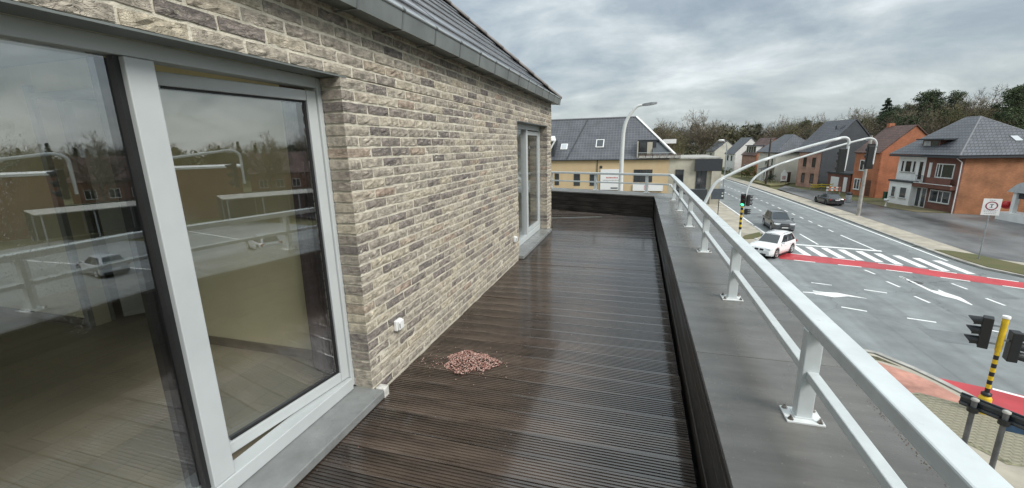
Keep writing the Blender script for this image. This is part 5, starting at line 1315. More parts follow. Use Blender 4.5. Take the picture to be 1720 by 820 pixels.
# zone sign
sb = np.array((22.55, 35.67, Z0 + PT))
t = thing('zone_sign', 'white square zone sign with red ring on a thin post by grass verge', 'sign', tuple(sb), R_(-12))
q = MB(); q.tube([(0, 0, 0), (0, 0, 4.15)], 0.04, 10); q.build('post', M_galv, t)
q = MB(); q.box(-0.44, 0.44, -0.07, -0.045, 3.05, 4.15); q.build('panel', M_whitew, t, 0.01)
n = 28; vs = []
for r_ in (0.29, 0.225):
    for j in range(n): vs.append((r_ * 1.05 * math.cos(2 * math.pi * j / n), -0.074, 3.68 + r_ * math.sin(2 * math.pi * j / n)))
q = MB(); q.add(vs, [(j, (j + 1) % n, n + (j + 1) % n, n + j) for j in range(n)]); q.build('ring', mat('faded_sign_red', (0.30, 0.04, 0.07), 0.5), t)
q = MB(); q.box(-0.10, 0.10, -0.0745, -0.071, 3.76, 3.80); q.box(-0.02, 0.03, -0.0745, -0.071, 3.57, 3.755); q.box(-0.10, 0.08, -0.0745, -0.071, 3.55, 3.566); q.build('symbol', M_dink, t)
for z_, w_ in ((3.36, 0.33), (3.26, 0.31), (3.15, 0.26), (4.03, 0.14)):
    q = MB(); x = -w_
    while x < w_:
        ww = rr2.uniform(0.04, 0.09); q.box(x, min(w_, x + ww), -0.0735, -0.071, z_, z_ + 0.035); x += ww + 0.025
    q.build('lettering', mat('pale_sign_ink', (0.30, 0.33, 0.33), 0.6), t)
# dark advertising box and panel by the wing
t = thing('advert_box', 'dark advertising box on pavement beside the grey wing', 'billboard', (5.6, 50.5, Z0 + PT), R_(4))
q = MB(); q.box(-1.6, 1.7, -0.25, 0.25, 2.0, 3.15); q.build('box', M_dark, t, 0.03)
for x in (-1.3, 1.4):
    q = MB(); q.box(x - 0.06, x + 0.06, -0.06, 0.06, 0, 2.0); q.build('leg', M_dark, t)
t = thing('roadside_panel', 'small dark panel on a thin post beside left kerb', 'sign', (8.6, 50.6, Z0 + PT), R_(4))
q = MB(); q.box(-0.85, 0.45, -0.05, 0.05, 2.05, 3.2); q.build('panel', mat('slate_panel', (0.07, 0.085, 0.10), 0.4, 0.15, 2), t, 0.01)
q = MB(); q.tube([(0, 0.02, 0), (0, 0.02, 2.1)], 0.045, 8); q.build('post', M_dark, t)
q = MB(); q.box(0.2, 0.36, -0.054, -0.051, 2.35, 2.5); q.box(0.2, 0.34, -0.054, -0.051, 2.7, 2.78); q.build('sticker', M_pvc, t)
# small garden things on the right
t = thing('garden_urn', 'white garden urn standing on the front garden soil', 'urn', (29.4, 62.6, Z0 + PT + 0.03), scale=0.72)
q = MB(); q.lathe((0, 0, 0), [(0.16, 0), (0.12, 0.1), (0.07, 0.25), (0.07, 0.75), (0.2, 0.85), (0.33, 1.0), (0.36, 1.25), (0.3, 1.25), (0.2, 1.15)], 14); q.build('bowl', M_whitew, t)
t = thing('wheelie_bin', 'dark green wheelie bin at the hipped house corner', 'bin', (32.6, 69.6, Z0 + PT)); 
q = MB(); q.prism([(-0.26, -0.3), (0.26, -0.3), (0.29, 0.3), (-0.29, 0.3)], 0.05, 1.0); q.build('body', mat('bin_green', (0.015, 0.075, 0.05), 0.5), t, 0.03); q = MB(); q.obox((0, 0, 1.04), (0.31, 0, 0), (0, 0.34, 0), (0, 0, 0.035)); q.build('lid', MATS['bin_green'], t, 0.02)
t = thing('glass_bin', 'pale grey bin with black hood before the garage', 'bin', (26.9, 66.2, Z0 + PT))
q = MB(); q.lathe((0, 0, 0), [(0.3, 0), (0.34, 0.1), (0.33, 1.0)], 14); q.build('drum', mat('bin_grey', (0.42, 0.44, 0.45), 0.5), t); q = MB(); q.lathe((0, 0, 1.0), [(0.36, 0), (0.36, 0.12), (0.25, 0.3), (0.05, 0.36)], 14); q.build('hood', M_sblack, t)
t = thing('barrier', 'orange and white striped barrier board at edge of the forecourt', 'barrier', (28.5, 75.4, Z0 + PT), R_(-10))
M_or = mat('barrier_orange', (0.6, 0.13, 0.03), 0.5)
for zz_ in (0.55, 0.95):
    for i in range(6): 
        q = MB(); q.box(-0.9 + i * 0.3, -0.6 + i * 0.3, -0.015, 0.015, zz_, zz_ + 0.22); q.build('stripe', M_or if i % 2 else M_pvc, t)
for x in (-0.8, 0.8):
    q = MB(); q.bar((x, -0.3, 0), (x, 0, 1.2), 0.04, 0.04); q.bar((x, 0.3, 0), (x, 0, 1.2), 0.04, 0.04); q.build('leg', M_galv, t)
t = thing('barrier_tape', 'yellow tape strung along the dark gabled house', 'tape', (27.5, 81.6, Z0 + PT))
for x in (0, 1.8, 3.6):
    q = MB(); q.tube([(x, 0.3 * x, 0), (x, 0.3 * x, 1.1)], 0.03, 8); q.build('stake', M_galv, t)
M_tape = mat('yellow_tape', (0.65, 0.52, 0.03), 0.5, 0.1)
for z_ in (0.55, 0.9):
    for a in (0, 1.8):
        vs = []
        for i in range(9):
            u = i / 8; x = a + 1.8 * u; sag = 0.12 * math.sin(math.pi * u) + 0.02 * math.sin(9 * u)
            vs += [(x, 0.3 * x - 0.04, z_ - sag), (x, 0.3 * x - 0.04, z_ - sag + 0.14), (x, 0.3 * x - 0.03, z_ - sag + 0.14), (x, 0.3 * x - 0.03, z_ - sag)]
        q = MB(); q.add(vs, [(4 * i + j, 4 * i + (j + 1) % 4, 4 * i + 4 + (j + 1) % 4, 4 * i + 4 + j) for i in range(8) for j in range(4)]); q.build('tape_run', M_tape, t)
t = thing('sale_board', 'white house shaped board standing in dry grass', 'sign', (27.0, 93.8, Z0 + PT))
q = MB(); q.add([(x, y_, z_) for y_ in (-0.04, 0.04) for x, z_ in ((-0.55, 0.5), (0.55, 0.5), (0.55, 1.9), (0, 2.7), (-0.55, 1.9))], [(0, 1, 2, 3, 4), (9, 8, 7, 6, 5)] + [(i, 5 + i, 5 + (i + 1) % 5, (i + 1) % 5) for i in range(5)]); q.build('panel', M_whitew, t)
q = MB(); q.box(-0.3, 0.3, -0.046, -0.041, 0.8, 1.5); q.build('print', mat('pinkish_print', (0.55, 0.36, 0.36), 0.6, 0.3, 8), t)
for x in (-0.4, 0.4):
    q = MB(); q.box(x - 0.04, x + 0.04, -0.03, 0.03, 0, 0.5); q.build('stake', M_wood, t)
t = thing('board_fence', 'dark brown board fence between cream house and pink fronted house', 'fence', (27.3, 96.2, Z0))
fd = np.array((31.2 - 27.3, 100.6 - 96.2, 0)); fl_ = np.linalg.norm(fd); fd /= fl_
for i in range(28):
    q = MB(); c = fd * (i + 0.5) * fl_ / 28; q.obox(c + (0, 0, 1.0 + 0.02 * (i % 3)), fd * (fl_ / 56 - 0.008), np.array((fd[1], -fd[0], 0)) * 0.015, (0, 0, 1.0)); q.build('board', M_wood if i % 4 else M_clad, t)

# ================================================================== CARS
M_tyre = mat('tyre', (0.018, 0.018, 0.018), 0.85, 0.1); M_rim = mat('alloy', (0.5, 0.5, 0.5), 0.35, 0.05, metal=0.6)
M_cglass = mat('car_glass', (0.022, 0.028, 0.032), 0.05, 0.05, spec=0.9)
M_lamp = mat('headlamp', (0.75, 0.77, 0.78), 0.12, 0.05, spec=0.8); M_tail = mat('tail_lamp', (0.28, 0.012, 0.012), 0.2)
M_plate = mat('number_plate', (0.72, 0.72, 0.70), 0.5); M_trim = mat('car_black_trim', (0.02, 0.02, 0.022), 0.5)
def car(name, label, loc, rz, paint, L=4.45, W=1.82, H=1.6, wb=2.67, suv=True, rails=True, grille='bars', rimdark=False):
    t = thing(name, label, 'car', loc, rz, group='cars on and beside the main road')
    h = L / 2; xf, xr = wb / 2 + 0.02, -wb / 2 + 0.02; R = 0.345 if suv else 0.325; Ra = R + 0.065
    belt = H * (0.62 if suv else 0.645); hood = H * (0.635 if suv else 0.62)
    xs = sorted(set(list(np.linspace(-h, h, 31)) + [c + Ra * s for c in (xf, xr) for s in (-1, -0.92, -0.75, -0.5, -0.2, 0, 0.2, 0.5, 0.75, 0.92, 1)] + [h - 0.05, h - 0.12, -h + 0.05, -h + 0.12]))
    def top(x):
        pts = [(-h, belt * 0.80), (-h + 0.05, belt * 0.94), (-h + 0.15, belt * 1.0), (-h * 0.55, belt), (h * 0.36, belt * 0.99), (h * 0.50, hood * 1.02), (h * 0.78, hood * 0.965), (h - 0.20, hood * 0.89), (h - 0.07, hood * 0.80), (h, hood * 0.60)]
        if not suv: pts[:4] = [(-h, belt * 0.85), (-h + 0.06, belt * 1.0), (-h + 0.18, belt * 1.06), (-h * 0.55, belt * 1.05)]
        return float(np.interp(x, *zip(*pts)))
    def hw(x):
        e = max(0.0, abs(x) - (h - 0.55)) / 0.55
        return W / 2 * (1 - 0.20 * e ** 2.4)
    def bot(x):
        z = 0.20 if suv else 0.16
        e = max(0, abs(x) - (h - 0.3)) / 0.3; z += 0.08 * e
        for c in (xf, xr):
            if abs(x - c) <= Ra + 1e-6: z = max(z, R + math.sqrt(max(0, Ra * Ra - (x - c) ** 2)))
        return z
    b = MB(); vs = []; rows = 11
    for x in xs:
        w, zt, zb = hw(x), top(x), bot(x)
        zm = max(zb + 0.02, 0.52 * zt); zs_ = zt - 0.05
        half = [(w * 0.90, zb), (w * 0.985, min(zb + 0.05, zm)), (w, zm), (w * 0.985, max(zm, zs_ - 0.08)), (w * 0.955, zs_), (w * 0.89, zt - 0.008), (w * 0.45, zt + 0.022)]
        loop = [(x, y, z) for y, z in half] + [(x, 0, zt + 0.03)] + [(x, -y, z) for y, z in half[::-1]]
        vs += loop
    m_ = 15
    fs = [(i * m_ + j, (i + 1) * m_ + j, (i + 1) * m_ + j + 1, i * m_ + j + 1) for i in range(len(xs) - 1) for j in range(m_ - 1)]
    b.add(vs, fs, True); b.add(vs[:m_], [tuple(range(m_))], False); b.add(vs[-m_:], [tuple(range(m_))[::-1]], False)
    body = b.build('body', paint, t)
    MB().box(-h + 0.15, h - 0.15, -W / 2 * 0.86, W / 2 * 0.86, 0.19, 0.30).build('underbody', M_trim, t)
    for c in (xf, xr): MB().box(c - Ra * 0.98, c + Ra * 0.98, -W / 2 * 0.88, W / 2 * 0.88, 0.31, R + Ra * 0.9).build('wheel_well', M_trim, t)
    # cabin
    xw0, xw1 = h * 0.42, h * 0.05                 # windscreen base / top
    xr1, xr0 = (-h * 0.78, -h * 0.955) if suv else (-h * 0.42, -h * 0.80)
    wb_, wt = W / 2 * 0.90, W / 2 * 0.70
    zb_ = belt - 0.02; zt_ = H
    def ring(u):            # u 0..1 from belt to roof
        e = u
        a = xw0 + (xw1 - xw0) * e; r_ = xr0 + (xr1 - xr0) * e; w = wb_ + (wt - wb_) * (e ** 1.3); z = zb_ + (zt_ - 0.06 - zb_) * u
        n = 9; out = []
        for i in range(n):
            s_ = i / (n - 1); x = a + (r_ - a) * s_; bul = 0.05 * math.sin(math.pi * s_)
            out.append((x, w * (0.90 + 0.10 * math.sin(math.pi * min(1, s_ * 1.0)) ** 0.5), z + 0.0))
        return out
    b = MB(); vs = []
    levels = [0, 0.35, 0.7, 1.0]
    for u in levels:
        rg = ring(u); vs += rg + [(x, -y, z) for x, y, z in rg[::-1]]
    n2 = 18
    b.add(vs, [(i * n2 + j, (i + 1) * n2 + j, (i + 1) * n2 + (j + 1) % n2, i * n2 + (j + 1) % n2) for i in range(3) for j in range(n2)], True)
    cab = b.build('cabin', paint, t)
    rg = ring(1.0); b = MB(); vs = []
    for s_ in np.linspace(-1, 1, 9):
        for i, (x, y, z) in enumerate(rg):
            e = i / 8; crown = 0.06 * (1 - s_ * s_) + 0.0; crown *= (0.55 + 0.45 * math.sin(math.pi * min(1, max(0, e))) )
            vs.append((x, y * s_, z + crown))
    b.add(vs, [(i * 9 + j, (i + 1) * 9 + j, (i + 1) * 9 + j + 1, i * 9 + j + 1) for i in range(8) for j in range(8)], True); b.build('roof', paint, t)
    def quad(name, p, m, off, par=None):
        q = MB(); p = [np.array(v) for v in p]; n_ = np.cross(p[1] - p[0], p[3] - p[0]); n_ /= np.linalg.norm(n_)
        if np.dot(n_, np.array(off)) < 0: p = p[::-1]; n_ = -n_
        p = [v + n_ * 0.028 for v in p]; q.slab(p, 0.03); return q.build(name, m, par or t)
    def at(u, s_, side):
        r0 = ring(u); i = s_ * 8; k_ = min(7, int(i)); f_ = i - k_
        a, c = np.array(r0[k_]), np.array(r0[k_ + 1]); p = a * (1 - f_) + c * f_; return np.array((p[0], p[1] * side, p[2]))
    u0, u1 = 0.08, 0.93
    f0, f1 = np.array(ring(u0)[0]), np.array(ring(u1)[0]); r0, r1 = np.array(ring(u0)[-1]), np.array(ring(u1)[-1])
    ins = 0.93
    quad('windscreen', [(f0[0], -f0[1] * ins, f0[2]), (f0[0], f0[1] * ins, f0[2]), (f1[0], f1[1] * ins, f1[2]), (f1[0], -f1[1] * ins, f1[2])], M_cglass, (1, 0, 0.5))
    quad('rear_window', [(r0[0], -r0[1] * 0.86, r0[2] + 0.04), (r0[0], r0[1] * 0.86, r0[2] + 0.04), (r1[0], r1[1] * 0.86, r1[2]), (r1[0], -r1[1] * 0.86, r1[2])], M_cglass, (-1, 0, 0.3))
    for sd in (1, -1):
        for a, c, ta, tc_ in (((0.12, 0.45, 0.16, 0.45)), ((0.48, 0.74, 0.48, 0.74)), ((0.77, 0.94, 0.77, 0.90))):
            if not suv and a > 0.7: continue
            quad('side_window', [at(u0, a, sd), at(u0, c, sd), at(u1, tc_, sd), at(u1, ta, sd)], M_cglass, (0, sd, 0.2))
        q = MB(); q.obox((h * 0.28, sd * (W / 2 + 0.07), belt + 0.06), (0.05, 0, 0), (0, 0.09, 0), (0, 0, 0.07)); q.build('mirror', paint, t, 0.02)
        if rails:
            a, c = at(1, 0.12, sd), at(1, 0.95, sd); q = MB(); q.tube([a + (0, -0.05 * sd, 0.02), a * 0.8 + c * 0.2 + (0, -0.05 * sd, 0.075), a * 0.2 + c * 0.8 + (0, -0.05 * sd, 0.075), c + (0, -0.05 * sd, 0.02)], 0.018, 6); q.build('roof_rail', M_rim if suv else M_trim, t)
        for k_, z_ in ((0.03, belt * 0.86), (-0.40, belt * 0.86)):
            q = MB(); q.obox((k_ * h, sd * (W / 2 * 0.995 + 0.012), z_), (0.09, 0, 0), (0, 0.014, 0), (0, 0, 0.014)); q.build('door_handle', paint, t)
        # sill trim, lamps
        q = MB(); q.box(xr + Ra, xf - Ra, sd * W / 2 * 0.93 - 0.05, sd * W / 2 * 0.93 + 0.05, 0.17, 0.28); q.build('sill_trim', M_trim, t)
        q = MB(); q.obox((h - 0.16, sd * W / 2 * 0.66, hood * 0.765), (0.13, sd * -0.05, -0.02), (0.03, sd * 0.22, 0), (0, 0, 0.06)); q.build('headlight', M_lamp, t, 0.03)
        q = MB(); q.obox((-h + 0.09, sd * W / 2 * 0.76, belt * 0.86), (0.06, 0, 0), (0, 0.17, 0), (0, 0, 0.08)); q.build('tail_light', M_tail, t, 0.02)
        q = MB(); q.obox((h - 0.055, sd * W / 2 * 0.62, 0.40), (0.05, sd * -0.02, 0), (0, 0.14, 0), (0, 0, 0.05)); q.build('fog_light', M_trim if grille != 'single' else M_lamp, t, 0.02)
    if grille == 'kidney':
        for sd in (1, -1):
            q = MB(); q.obox((h - 0.045, sd * 0.17, hood * 0.66), (0.05, 0, -0.012), (0, 0.14, 0), (0.01, 0, 0.085)); q.build('grille', M_trim, t, 0.03)
    else:
        q = MB(); q.obox((h - 0.03, 0, hood * 0.62), (0.05, 0, 0), (0, 0.36, 0), (0, 0, 0.16)); q.build('grille', M_trim, t, 0.03)
        q = MB(); q.obox((h + 0.008, 0, hood * 0.64), (0.02, 0, 0), (0, 0.30, 0), (0, 0, 0.012)); q.build('grille_bar', M_rim, t)
    q = MB(); q.obox((h - 0.03, 0, 0.33), (0.05, 0, 0), (0, 0.5, 0), (0, 0, 0.08)); q.build('lower_intake', M_trim, t, 0.02)
    q = MB(); q.obox((h + 0.028, 0, 0.47), (0.006, 0, 0), (0, 0.26, 0), (0, 0, 0.055)); q.build('number_plate', M_plate, t)
    q = MB(); q.obox((-h - 0.004, 0, belt * (0.62 if suv else 0.8)), (0.012, 0, 0), (0, 0.26, 0), (0, 0, 0.055)); q.build('number_plate', M_plate, t)
    q = MB(); q.obox((-h + 0.03, 0, 0.34), (0.05, 0, 0), (0, W * 0.42, 0), (0, 0, 0.09)); q.build('rear_bumper', M_trim, t, 0.02)
    for c in (xf, xr):
        for sd in (1, -1):
            yc = sd * (W / 2 - 0.115)
            q = MB(); q.lathe((c, yc, R), [(R * 0.66, -0.11), (R * 0.93, -0.11), (R, -0.08), (R, 0.08), (R * 0.93, 0.11), (R * 0.66, 0.11)], 22, 'y', cap=False); wh = q.build('wheel', M_tyre, t)
            q = MB(); q.lathe((c, yc, R), [(R * 0.70, sd * 0.095), (R * 0.66, sd * 0.10), (R * 0.60, sd * 0.06), (R * 0.15, sd * 0.05)], 20, 'y', cap=False)
            q.build('rim', M_trim, wh)
            q = MB()
            for k_ in range(5):
                a = k_ * 2 * math.pi / 5 + 0.3; dx, dz = math.cos(a), math.sin(a)
                q.obox((c + dx * R * 0.38, yc + sd * 0.095, R + dz * R * 0.38), (dx * R * 0.31, 0, dz * R * 0.31), (0, 0.012, 0), (-dz * 0.04, 0, dx * 0.04))
            q.lathe((c, yc, R), [(R * 0.20, sd * 0.085), (R * 0.18, sd * 0.112), (0.01, sd * 0.115)], 12, 'y'); q.lathe((c, yc, R), [(R * 0.71, sd * 0.09), (R * 0.71, sd * 0.112), (R * 0.64, sd * 0.112), (R * 0.63, sd * 0.09)], 20, 'y', cap=False)
            q.build('spokes', M_rim if not rimdark else M_dark, wh)
    return t
M_pw = mat('white_car_paint', (0.78, 0.78, 0.77), 0.25, 0.01, coat=0.6); M_pg = mat('grey_car_paint', (0.11, 0.115, 0.12), 0.28, 0.02, coat=0.6, metal=0.5); M_pb = mat('black_car_paint', (0.010, 0.010, 0.012), 0.2, 0.02, coat=0.7)
k_s = 0.95
car('suv_car', 'white compact sport utility car turning onto the red cycle crossing', (9.89, 35.04, Z0 + 0.004), R_(-128), M_pw, 4.25, 1.78, 1.58, 2.5, grille='kidney')
car('suv_car', 'grey sport utility car waiting behind the white one', (13.15, 45.75, Z0 + 0.004), R_(-91), M_pg, 4.5, 1.84, 1.62, 2.7)
car('saloon_car', 'black saloon car parked on the forecourt near the concrete pole', (24.0, 64.4, Z0 + PT - 0.015), R_(94), M_pb, 4.5, 1.8, 1.42, 2.7, suv=False, rails=False, rimdark=True)

# ================================================================== WHAT THE WINDOWS MIRROR: the side across the junction
M_brown2 = masonry_mat('brown_brick', [(0.24, 0.10, 0.06), (0.18, 0.075, 0.045)], (0.16, 0.10, 0.07), 0.22, 0.075, 'any')
t = thing('flat_roofed_block', 'brown brick block with flat white edged roof, mirrored in window', 'building', (58.5, 26, Z0), math.atan2(9, -4.2))
part(t, 'wall', M_brown2, (-5, 4.5, -9, 0, -0.3, 6.3)); part(t, 'roof_edge', M_pvc, (-5.2, 4.7, -9.2, 0.25, 6.3, 6.55)); part(t, 'white_wall', M_whitew, (-14, -5.01, -8, -0.3, -0.3, 6.2)); part(t, 'roof_edge', M_pvc, (-14.2, -5.21, -8.2, 0.0, 6.21, 6.45))
for u in (-12.5, -9, -6.8): frame_win(t, u, u + 1.5, 3.4, 5.0, -0.298)
frame_win(t, -12, -8, 0.6, 2.4, -0.298, bars=(-10,))
t = thing('carport', 'flat white roofed carport mirrored in the window', 'carport', (48, 30, Z0), math.atan2(9, -3))
part(t, 'flat_roof', M_kerb, (-6, 10, -5, 1, 3.0, 3.10))
for u in (-5.6, -2, 2, 6, 9.6):
    for v_ in (-4.7, 0.7): part(t, 'post', M_galv, (u - 0.06, u + 0.06, v_ - 0.06, v_ + 0.06, 0, 3.0))
part(t, 'back_wall', M_dark, (-6, 10, -5.1, -5.0, 0, 2.99))
t, Lf = house_at('red_roofed_house', 'low brick house with red tiled roof mirrored beyond the hedge', (86, 46), (80, 56)); gable_body(t, 11, 9, 4.0, 8.0, M_brown2, M_brown2); gable_roof(t, 11, 9, 4.0, 8.0, M_brownroof)
for u in (1.5, 4.5, 7.5): frame_win(t, u, u + 1.5, 1.0, 2.6, 0.008, bars=(u + 0.75,))
part(t, 'chimney', M_pvc, (2, 2.6, -4.7, -4.2, 7.6, 9.2)); part(t, 'chimney', M_pvc, (3.6, 4.2, -4.7, -4.2, 7.6, 9.2))
t = thing('clipped_hedge', 'long dark green hedge mirrored behind the carport', 'hedge', (66, 44, Z0), math.atan2(9, -4))
q = MB()
for i in range(5000):
    x, y, z = rr.uniform(-9, 11), rr.uniform(-0.8, 0.8), rr.uniform(0, 2.0); s_ = rr.uniform(0.06, 0.14); a = rr.random() * 6.3
    q.add([(x, y, z), (x + s_ * math.cos(a), y + s_ * math.sin(a), z + s_ * rr.uniform(-0.5, 0.8)), (x - s_ * math.sin(a), y + s_ * math.cos(a), z + s_ * rr.uniform(-0.2, 0.8))], [(0, 1, 2)])
q.box(-9, 11, -0.6, 0.6, 0, 1.85); q.build('foliage', mat('hedge_green', (0.035, 0.05, 0.018), 0.8, 0.4, 4), t)
b0 = (26, 1.5, Z0 + PT)
A0, A1, A2, A3 = np.array((25.8, 1.9, -1.5)), np.array((25.2, 4.2, 0.2)), np.array((22.3, 12.7, 1.68)), np.array((22.1, 13.4, 1.2))
t, O = mast('signal_mast', 'curved pale mast mirrored in the left window panes', b0, [(np.array(b0), np.array(b0) + (0, 0, 2), A0 - (0, 0, 1.5), A0), (A0, A0 + (-0.1, 0.4, 1.0), A1 - (0.3, 0.9, 0.5), A1), (A1, A1 + (-0.8, 2.3, 0.7), A2 - (-0.8, 2.4, 0.35), A2), (A2, A2 + (-0.15, 0.4, 0.06), A3 + (0, 0.05, 0.4), A3), (A3, A3 - (0, 0, 0.3), A3 - (0, 0, 0.8), A3 - (0, 0, 1.4))], 0.09, 0.06)
signal_head(t, (0, 0, 0), R_(-80), 1.4, 0.4).location = tuple(A3 - (0, 0, 0.9) + np.array(O) + (0.1, -0.4, 0))
car('hatchback_car', 'silver car on the side road mirrored in left pane', (33, 19.5, Z0 + 0.004), R_(10), mat('silver_paint', (0.45, 0.46, 0.47), 0.3, 0.02, coat=0.5, metal=0.4), 4.1, 1.75, 1.48, 2.55, rails=False)
line2 = MB()
for a, b_ in (((24, 21.2), (50, 20.4)), ((26, 11.5), (50, 12.0))):
    seg(a, b_, 0.14, 'lane_line', z=MK)
# ================================================================== TREES
M_bark = mat('grey_brown_bark', (0.11, 0.095, 0.075), 0.95, 0.25, 3)
M_twig = mat('bare_twigs', (0.17, 0.14, 0.10), 0.95, 0.3, 0.6, island=0.35)
M_olive = mat('ivy_and_brush', (0.14, 0.125, 0.06), 0.9, 0.35, 0.5, island=0.45)
M_pine = mat('pine_needles', (0.066, 0.090, 0.042), 0.85, 0.3, 0.5, island=0.45)
M_conif = mat('spruce_needles', (0.045, 0.072, 0.040), 0.85, 0.3, 0.5, island=0.45)
M_rust = mat('rusty_brush', (0.16, 0.085, 0.04), 0.9, 0.3, 0.6, island=0.4)
class TB:
    def __init__(s): s.v = []; s.f = []; s.n = 0
    def tri(s, a, b, c): s.v += [a, b, c]; s.f.append((s.n, s.n + 1, s.n + 2)); s.n += 3
    def tube3(s, a, b, ra, rb):
        d = b - a; l = np.linalg.norm(d) + 1e-6; d = d / l
        r = np.array([0, 0, 1.0]) if abs(d[2]) < 0.9 else np.array([1.0, 0, 0]); x = np.cross(d, r); x /= np.linalg.norm(x); y = np.cross(d, x)
        o = s.n
        for p, rad in ((a, ra), (b, rb)):
            for j in range(3):
                an = j * 2.0944; s.v.append(p + rad * (math.cos(an) * x + math.sin(an) * y))
        s.f += [(o + j, o + (j + 1) % 3, o + 3 + (j + 1) % 3, o + 3 + j) for j in range(3)]; s.n += 6
    def mesh(s, name, m):
        me = bpy.data.meshes.new(name); me.from_pydata(np.array(s.v).tolist(), [], s.f); me.materials.append(m); me.update(); return me
def nrm(v): return v / (np.linalg.norm(v) + 1e-9)
def leaf_cluster(tb, c, r, n, size, rg, flat=1.0):
    d = rg.normal(size=(n, 3)); d /= np.linalg.norm(d, axis=1)[:, None]
    P = c + d * (r * rg.random((n, 1)) ** 0.45) * np.array([1, 1, flat])
    A = rg.normal(size=(n, 3)); A /= np.linalg.norm(A, axis=1)[:, None]
    Bv = np.cross(A, rg.normal(size=(n, 3))); Bv /= np.linalg.norm(Bv, axis=1)[:, None]
    S = size * rg.uniform(0.6, 1.4, (n, 1))
    V = np.stack([P, P + A * S, P + Bv * S * 0.7 + A * S * 0.4], 1).reshape(-1, 3)
    o = tb.n; tb.v += list(V); tb.f += [(o + 3 * i, o + 3 * i + 1, o + 3 * i + 2) for i in range(n)]; tb.n += 3 * n
def bare_tree(seed, h, spread=0.36, ivy=0):
    rg = np.random.default_rng(seed); T, C = TB(), TB()
    def grow(p, d, l, r, lev):
        segs = 3; q = p.copy(); dd = d.copy()
        for i in range(segs):
            nd = nrm(dd + rg.normal(size=3) * 0.10 + np.array([0, 0, 0.06])); e = q + nd * l / segs
            (T if lev < 2 else C).tube3(q, e, r * (1 - 0.22 * i), r * (1 - 0.22 * (i + 1))); 
            if lev >= 1 and lev < 5:
                for _ in range(2 if lev < 4 else 3):
                    a = nrm(rg.normal(size=3)); a = nrm(nd * 0.75 + a * 0.75)
                    if lev >= 3:
                        s = l * rg.uniform(0.35, 0.8); w = nrm(np.cross(a, rg.normal(size=3))) * 0.022
                        C.tri(e - w, e + w, e + a * s)
                    else: grow(e, a, l * rg.uniform(0.42, 0.62), r * 0.42, lev + 1)
            q, dd = e, nd
        if lev < 4:
            for _ in range(2 if lev else 0):
                a = nrm(dd * 0.85 + nrm(rg.normal(size=3)) * 0.6); grow(q, a, l * 0.62, r * 0.45, lev + 1)
    base = np.zeros(3); trunk_h = h * 0.42; top = np.array([rg.normal() * 0.2, rg.normal() * 0.2, trunk_h])
    T.tube3(base - (0, 0, 0.4), top, h * 0.017, h * 0.012)
    n = 7
    for i in range(n):
        zf = rg.uniform(0.55, 1.0); p = base + (top - base) * zf; a = i * 2.4 + rg.random()
        d = nrm(np.array([math.cos(a) * spread * 1.7, math.sin(a) * spread * 1.7, 0.85])); grow(p, d, h * rg.uniform(0.24, 0.33), h * 0.0075, 1)
    grow(top, np.array([0, 0, 1.0]), h * 0.33, h * 0.010, 1)
    if ivy:
        for i in range(ivy):
            p = np.array([rg.normal() * 0.5, rg.normal() * 0.5, rg.uniform(0.1, 0.6) * h]); leaf_cluster(C, p, 0.8, 22, 0.22, rg)
    return T, C
def pine_tree(seed, h, crown0=0.45, wide=0.20):
    rg = np.random.default_rng(seed); T, C = TB(), TB()
    lean = np.array([rg.normal() * 0.03, rg.normal() * 0.03, 1.0]) * h
    T.tube3(np.array([0, 0, -0.4]), lean * 0.6, h * 0.018, h * 0.012); T.tube3(lean * 0.6, lean, h * 0.012, 0.03)
    for i in range(34):
        f = crown0 + (1 - crown0) * (i / 33) ; a = i * 2.4 + rg.random(); L = h * wide * (1.05 - 0.75 * ((f - crown0) / (1 - crown0)) ** 1.6) * rg.uniform(0.6, 1.15)
        p = lean * f; e = p + np.array([math.cos(a) * L, math.sin(a) * L, L * rg.uniform(0.05, 0.45)]); T.tube3(p, e, 0.06, 0.02)
        for u in (0.45, 0.75, 1.0):
            leaf_cluster(C, p + (e - p) * u, h * 0.045 * rg.uniform(0.9, 1.5), 85, h * 0.0135, rg, 0.6)
    return T, C
def spruce_tree(seed, h):
    rg = np.random.default_rng(seed); T, C = TB(), TB()
    T.tube3(np.array([0, 0, -0.4]), np.array([0, 0, h]), h * 0.014, 0.03)
    n = 95
    for i in range(n):
        f = 0.10 + 0.9 * i / n; a = i * 2.4 + rg.random(); L = h * 0.19 * (1 - f) ** 0.75 * rg.uniform(0.75, 1.15) + 0.15
        p = np.array([0, 0, f * h]); e = p + np.array([math.cos(a) * L, math.sin(a) * L, -0.25 * L]); T.tube3(p, e, 0.03, 0.01)
        for u in (0.35, 0.65, 0.95): leaf_cluster(C, p + (e - p) * u, 0.10 + 0.17 * L, 30, h * 0.013, rg, 0.6)
    return T, C
def brush_tree(seed, h):      # bushy winter broadleaf hung with ivy and last leaves
    rg = np.random.default_rng(seed); T, C = bare_tree(seed, h, 0.3)
    for i in range(60):
        a = rg.random() * 6.28; f = rg.uniform(0.12, 0.95); r = h * 0.26 * math.sin(math.pi * min(0.97, f * 0.85 + 0.12)) ** 0.7 * rg.uniform(0.2, 1.0)
        leaf_cluster(C, np.array([math.cos(a) * r, math.sin(a) * r, f * h]), h * 0.08 * rg.uniform(0.7, 1.4), 60, h * 0.0135, rg, 0.8)
    return T, C
KIND = {}
def kind(key, fn, crown_m):
    T, C = fn; KIND[key] = (T.mesh('trunk', M_bark), C.mesh('crown', crown_m))
kind('bare0', bare_tree(11, 14), M_twig); kind('bare1', bare_tree(12, 14, 0.30), M_twig); kind('bare2', bare_tree(13, 14, 0.42, 6), M_twig)
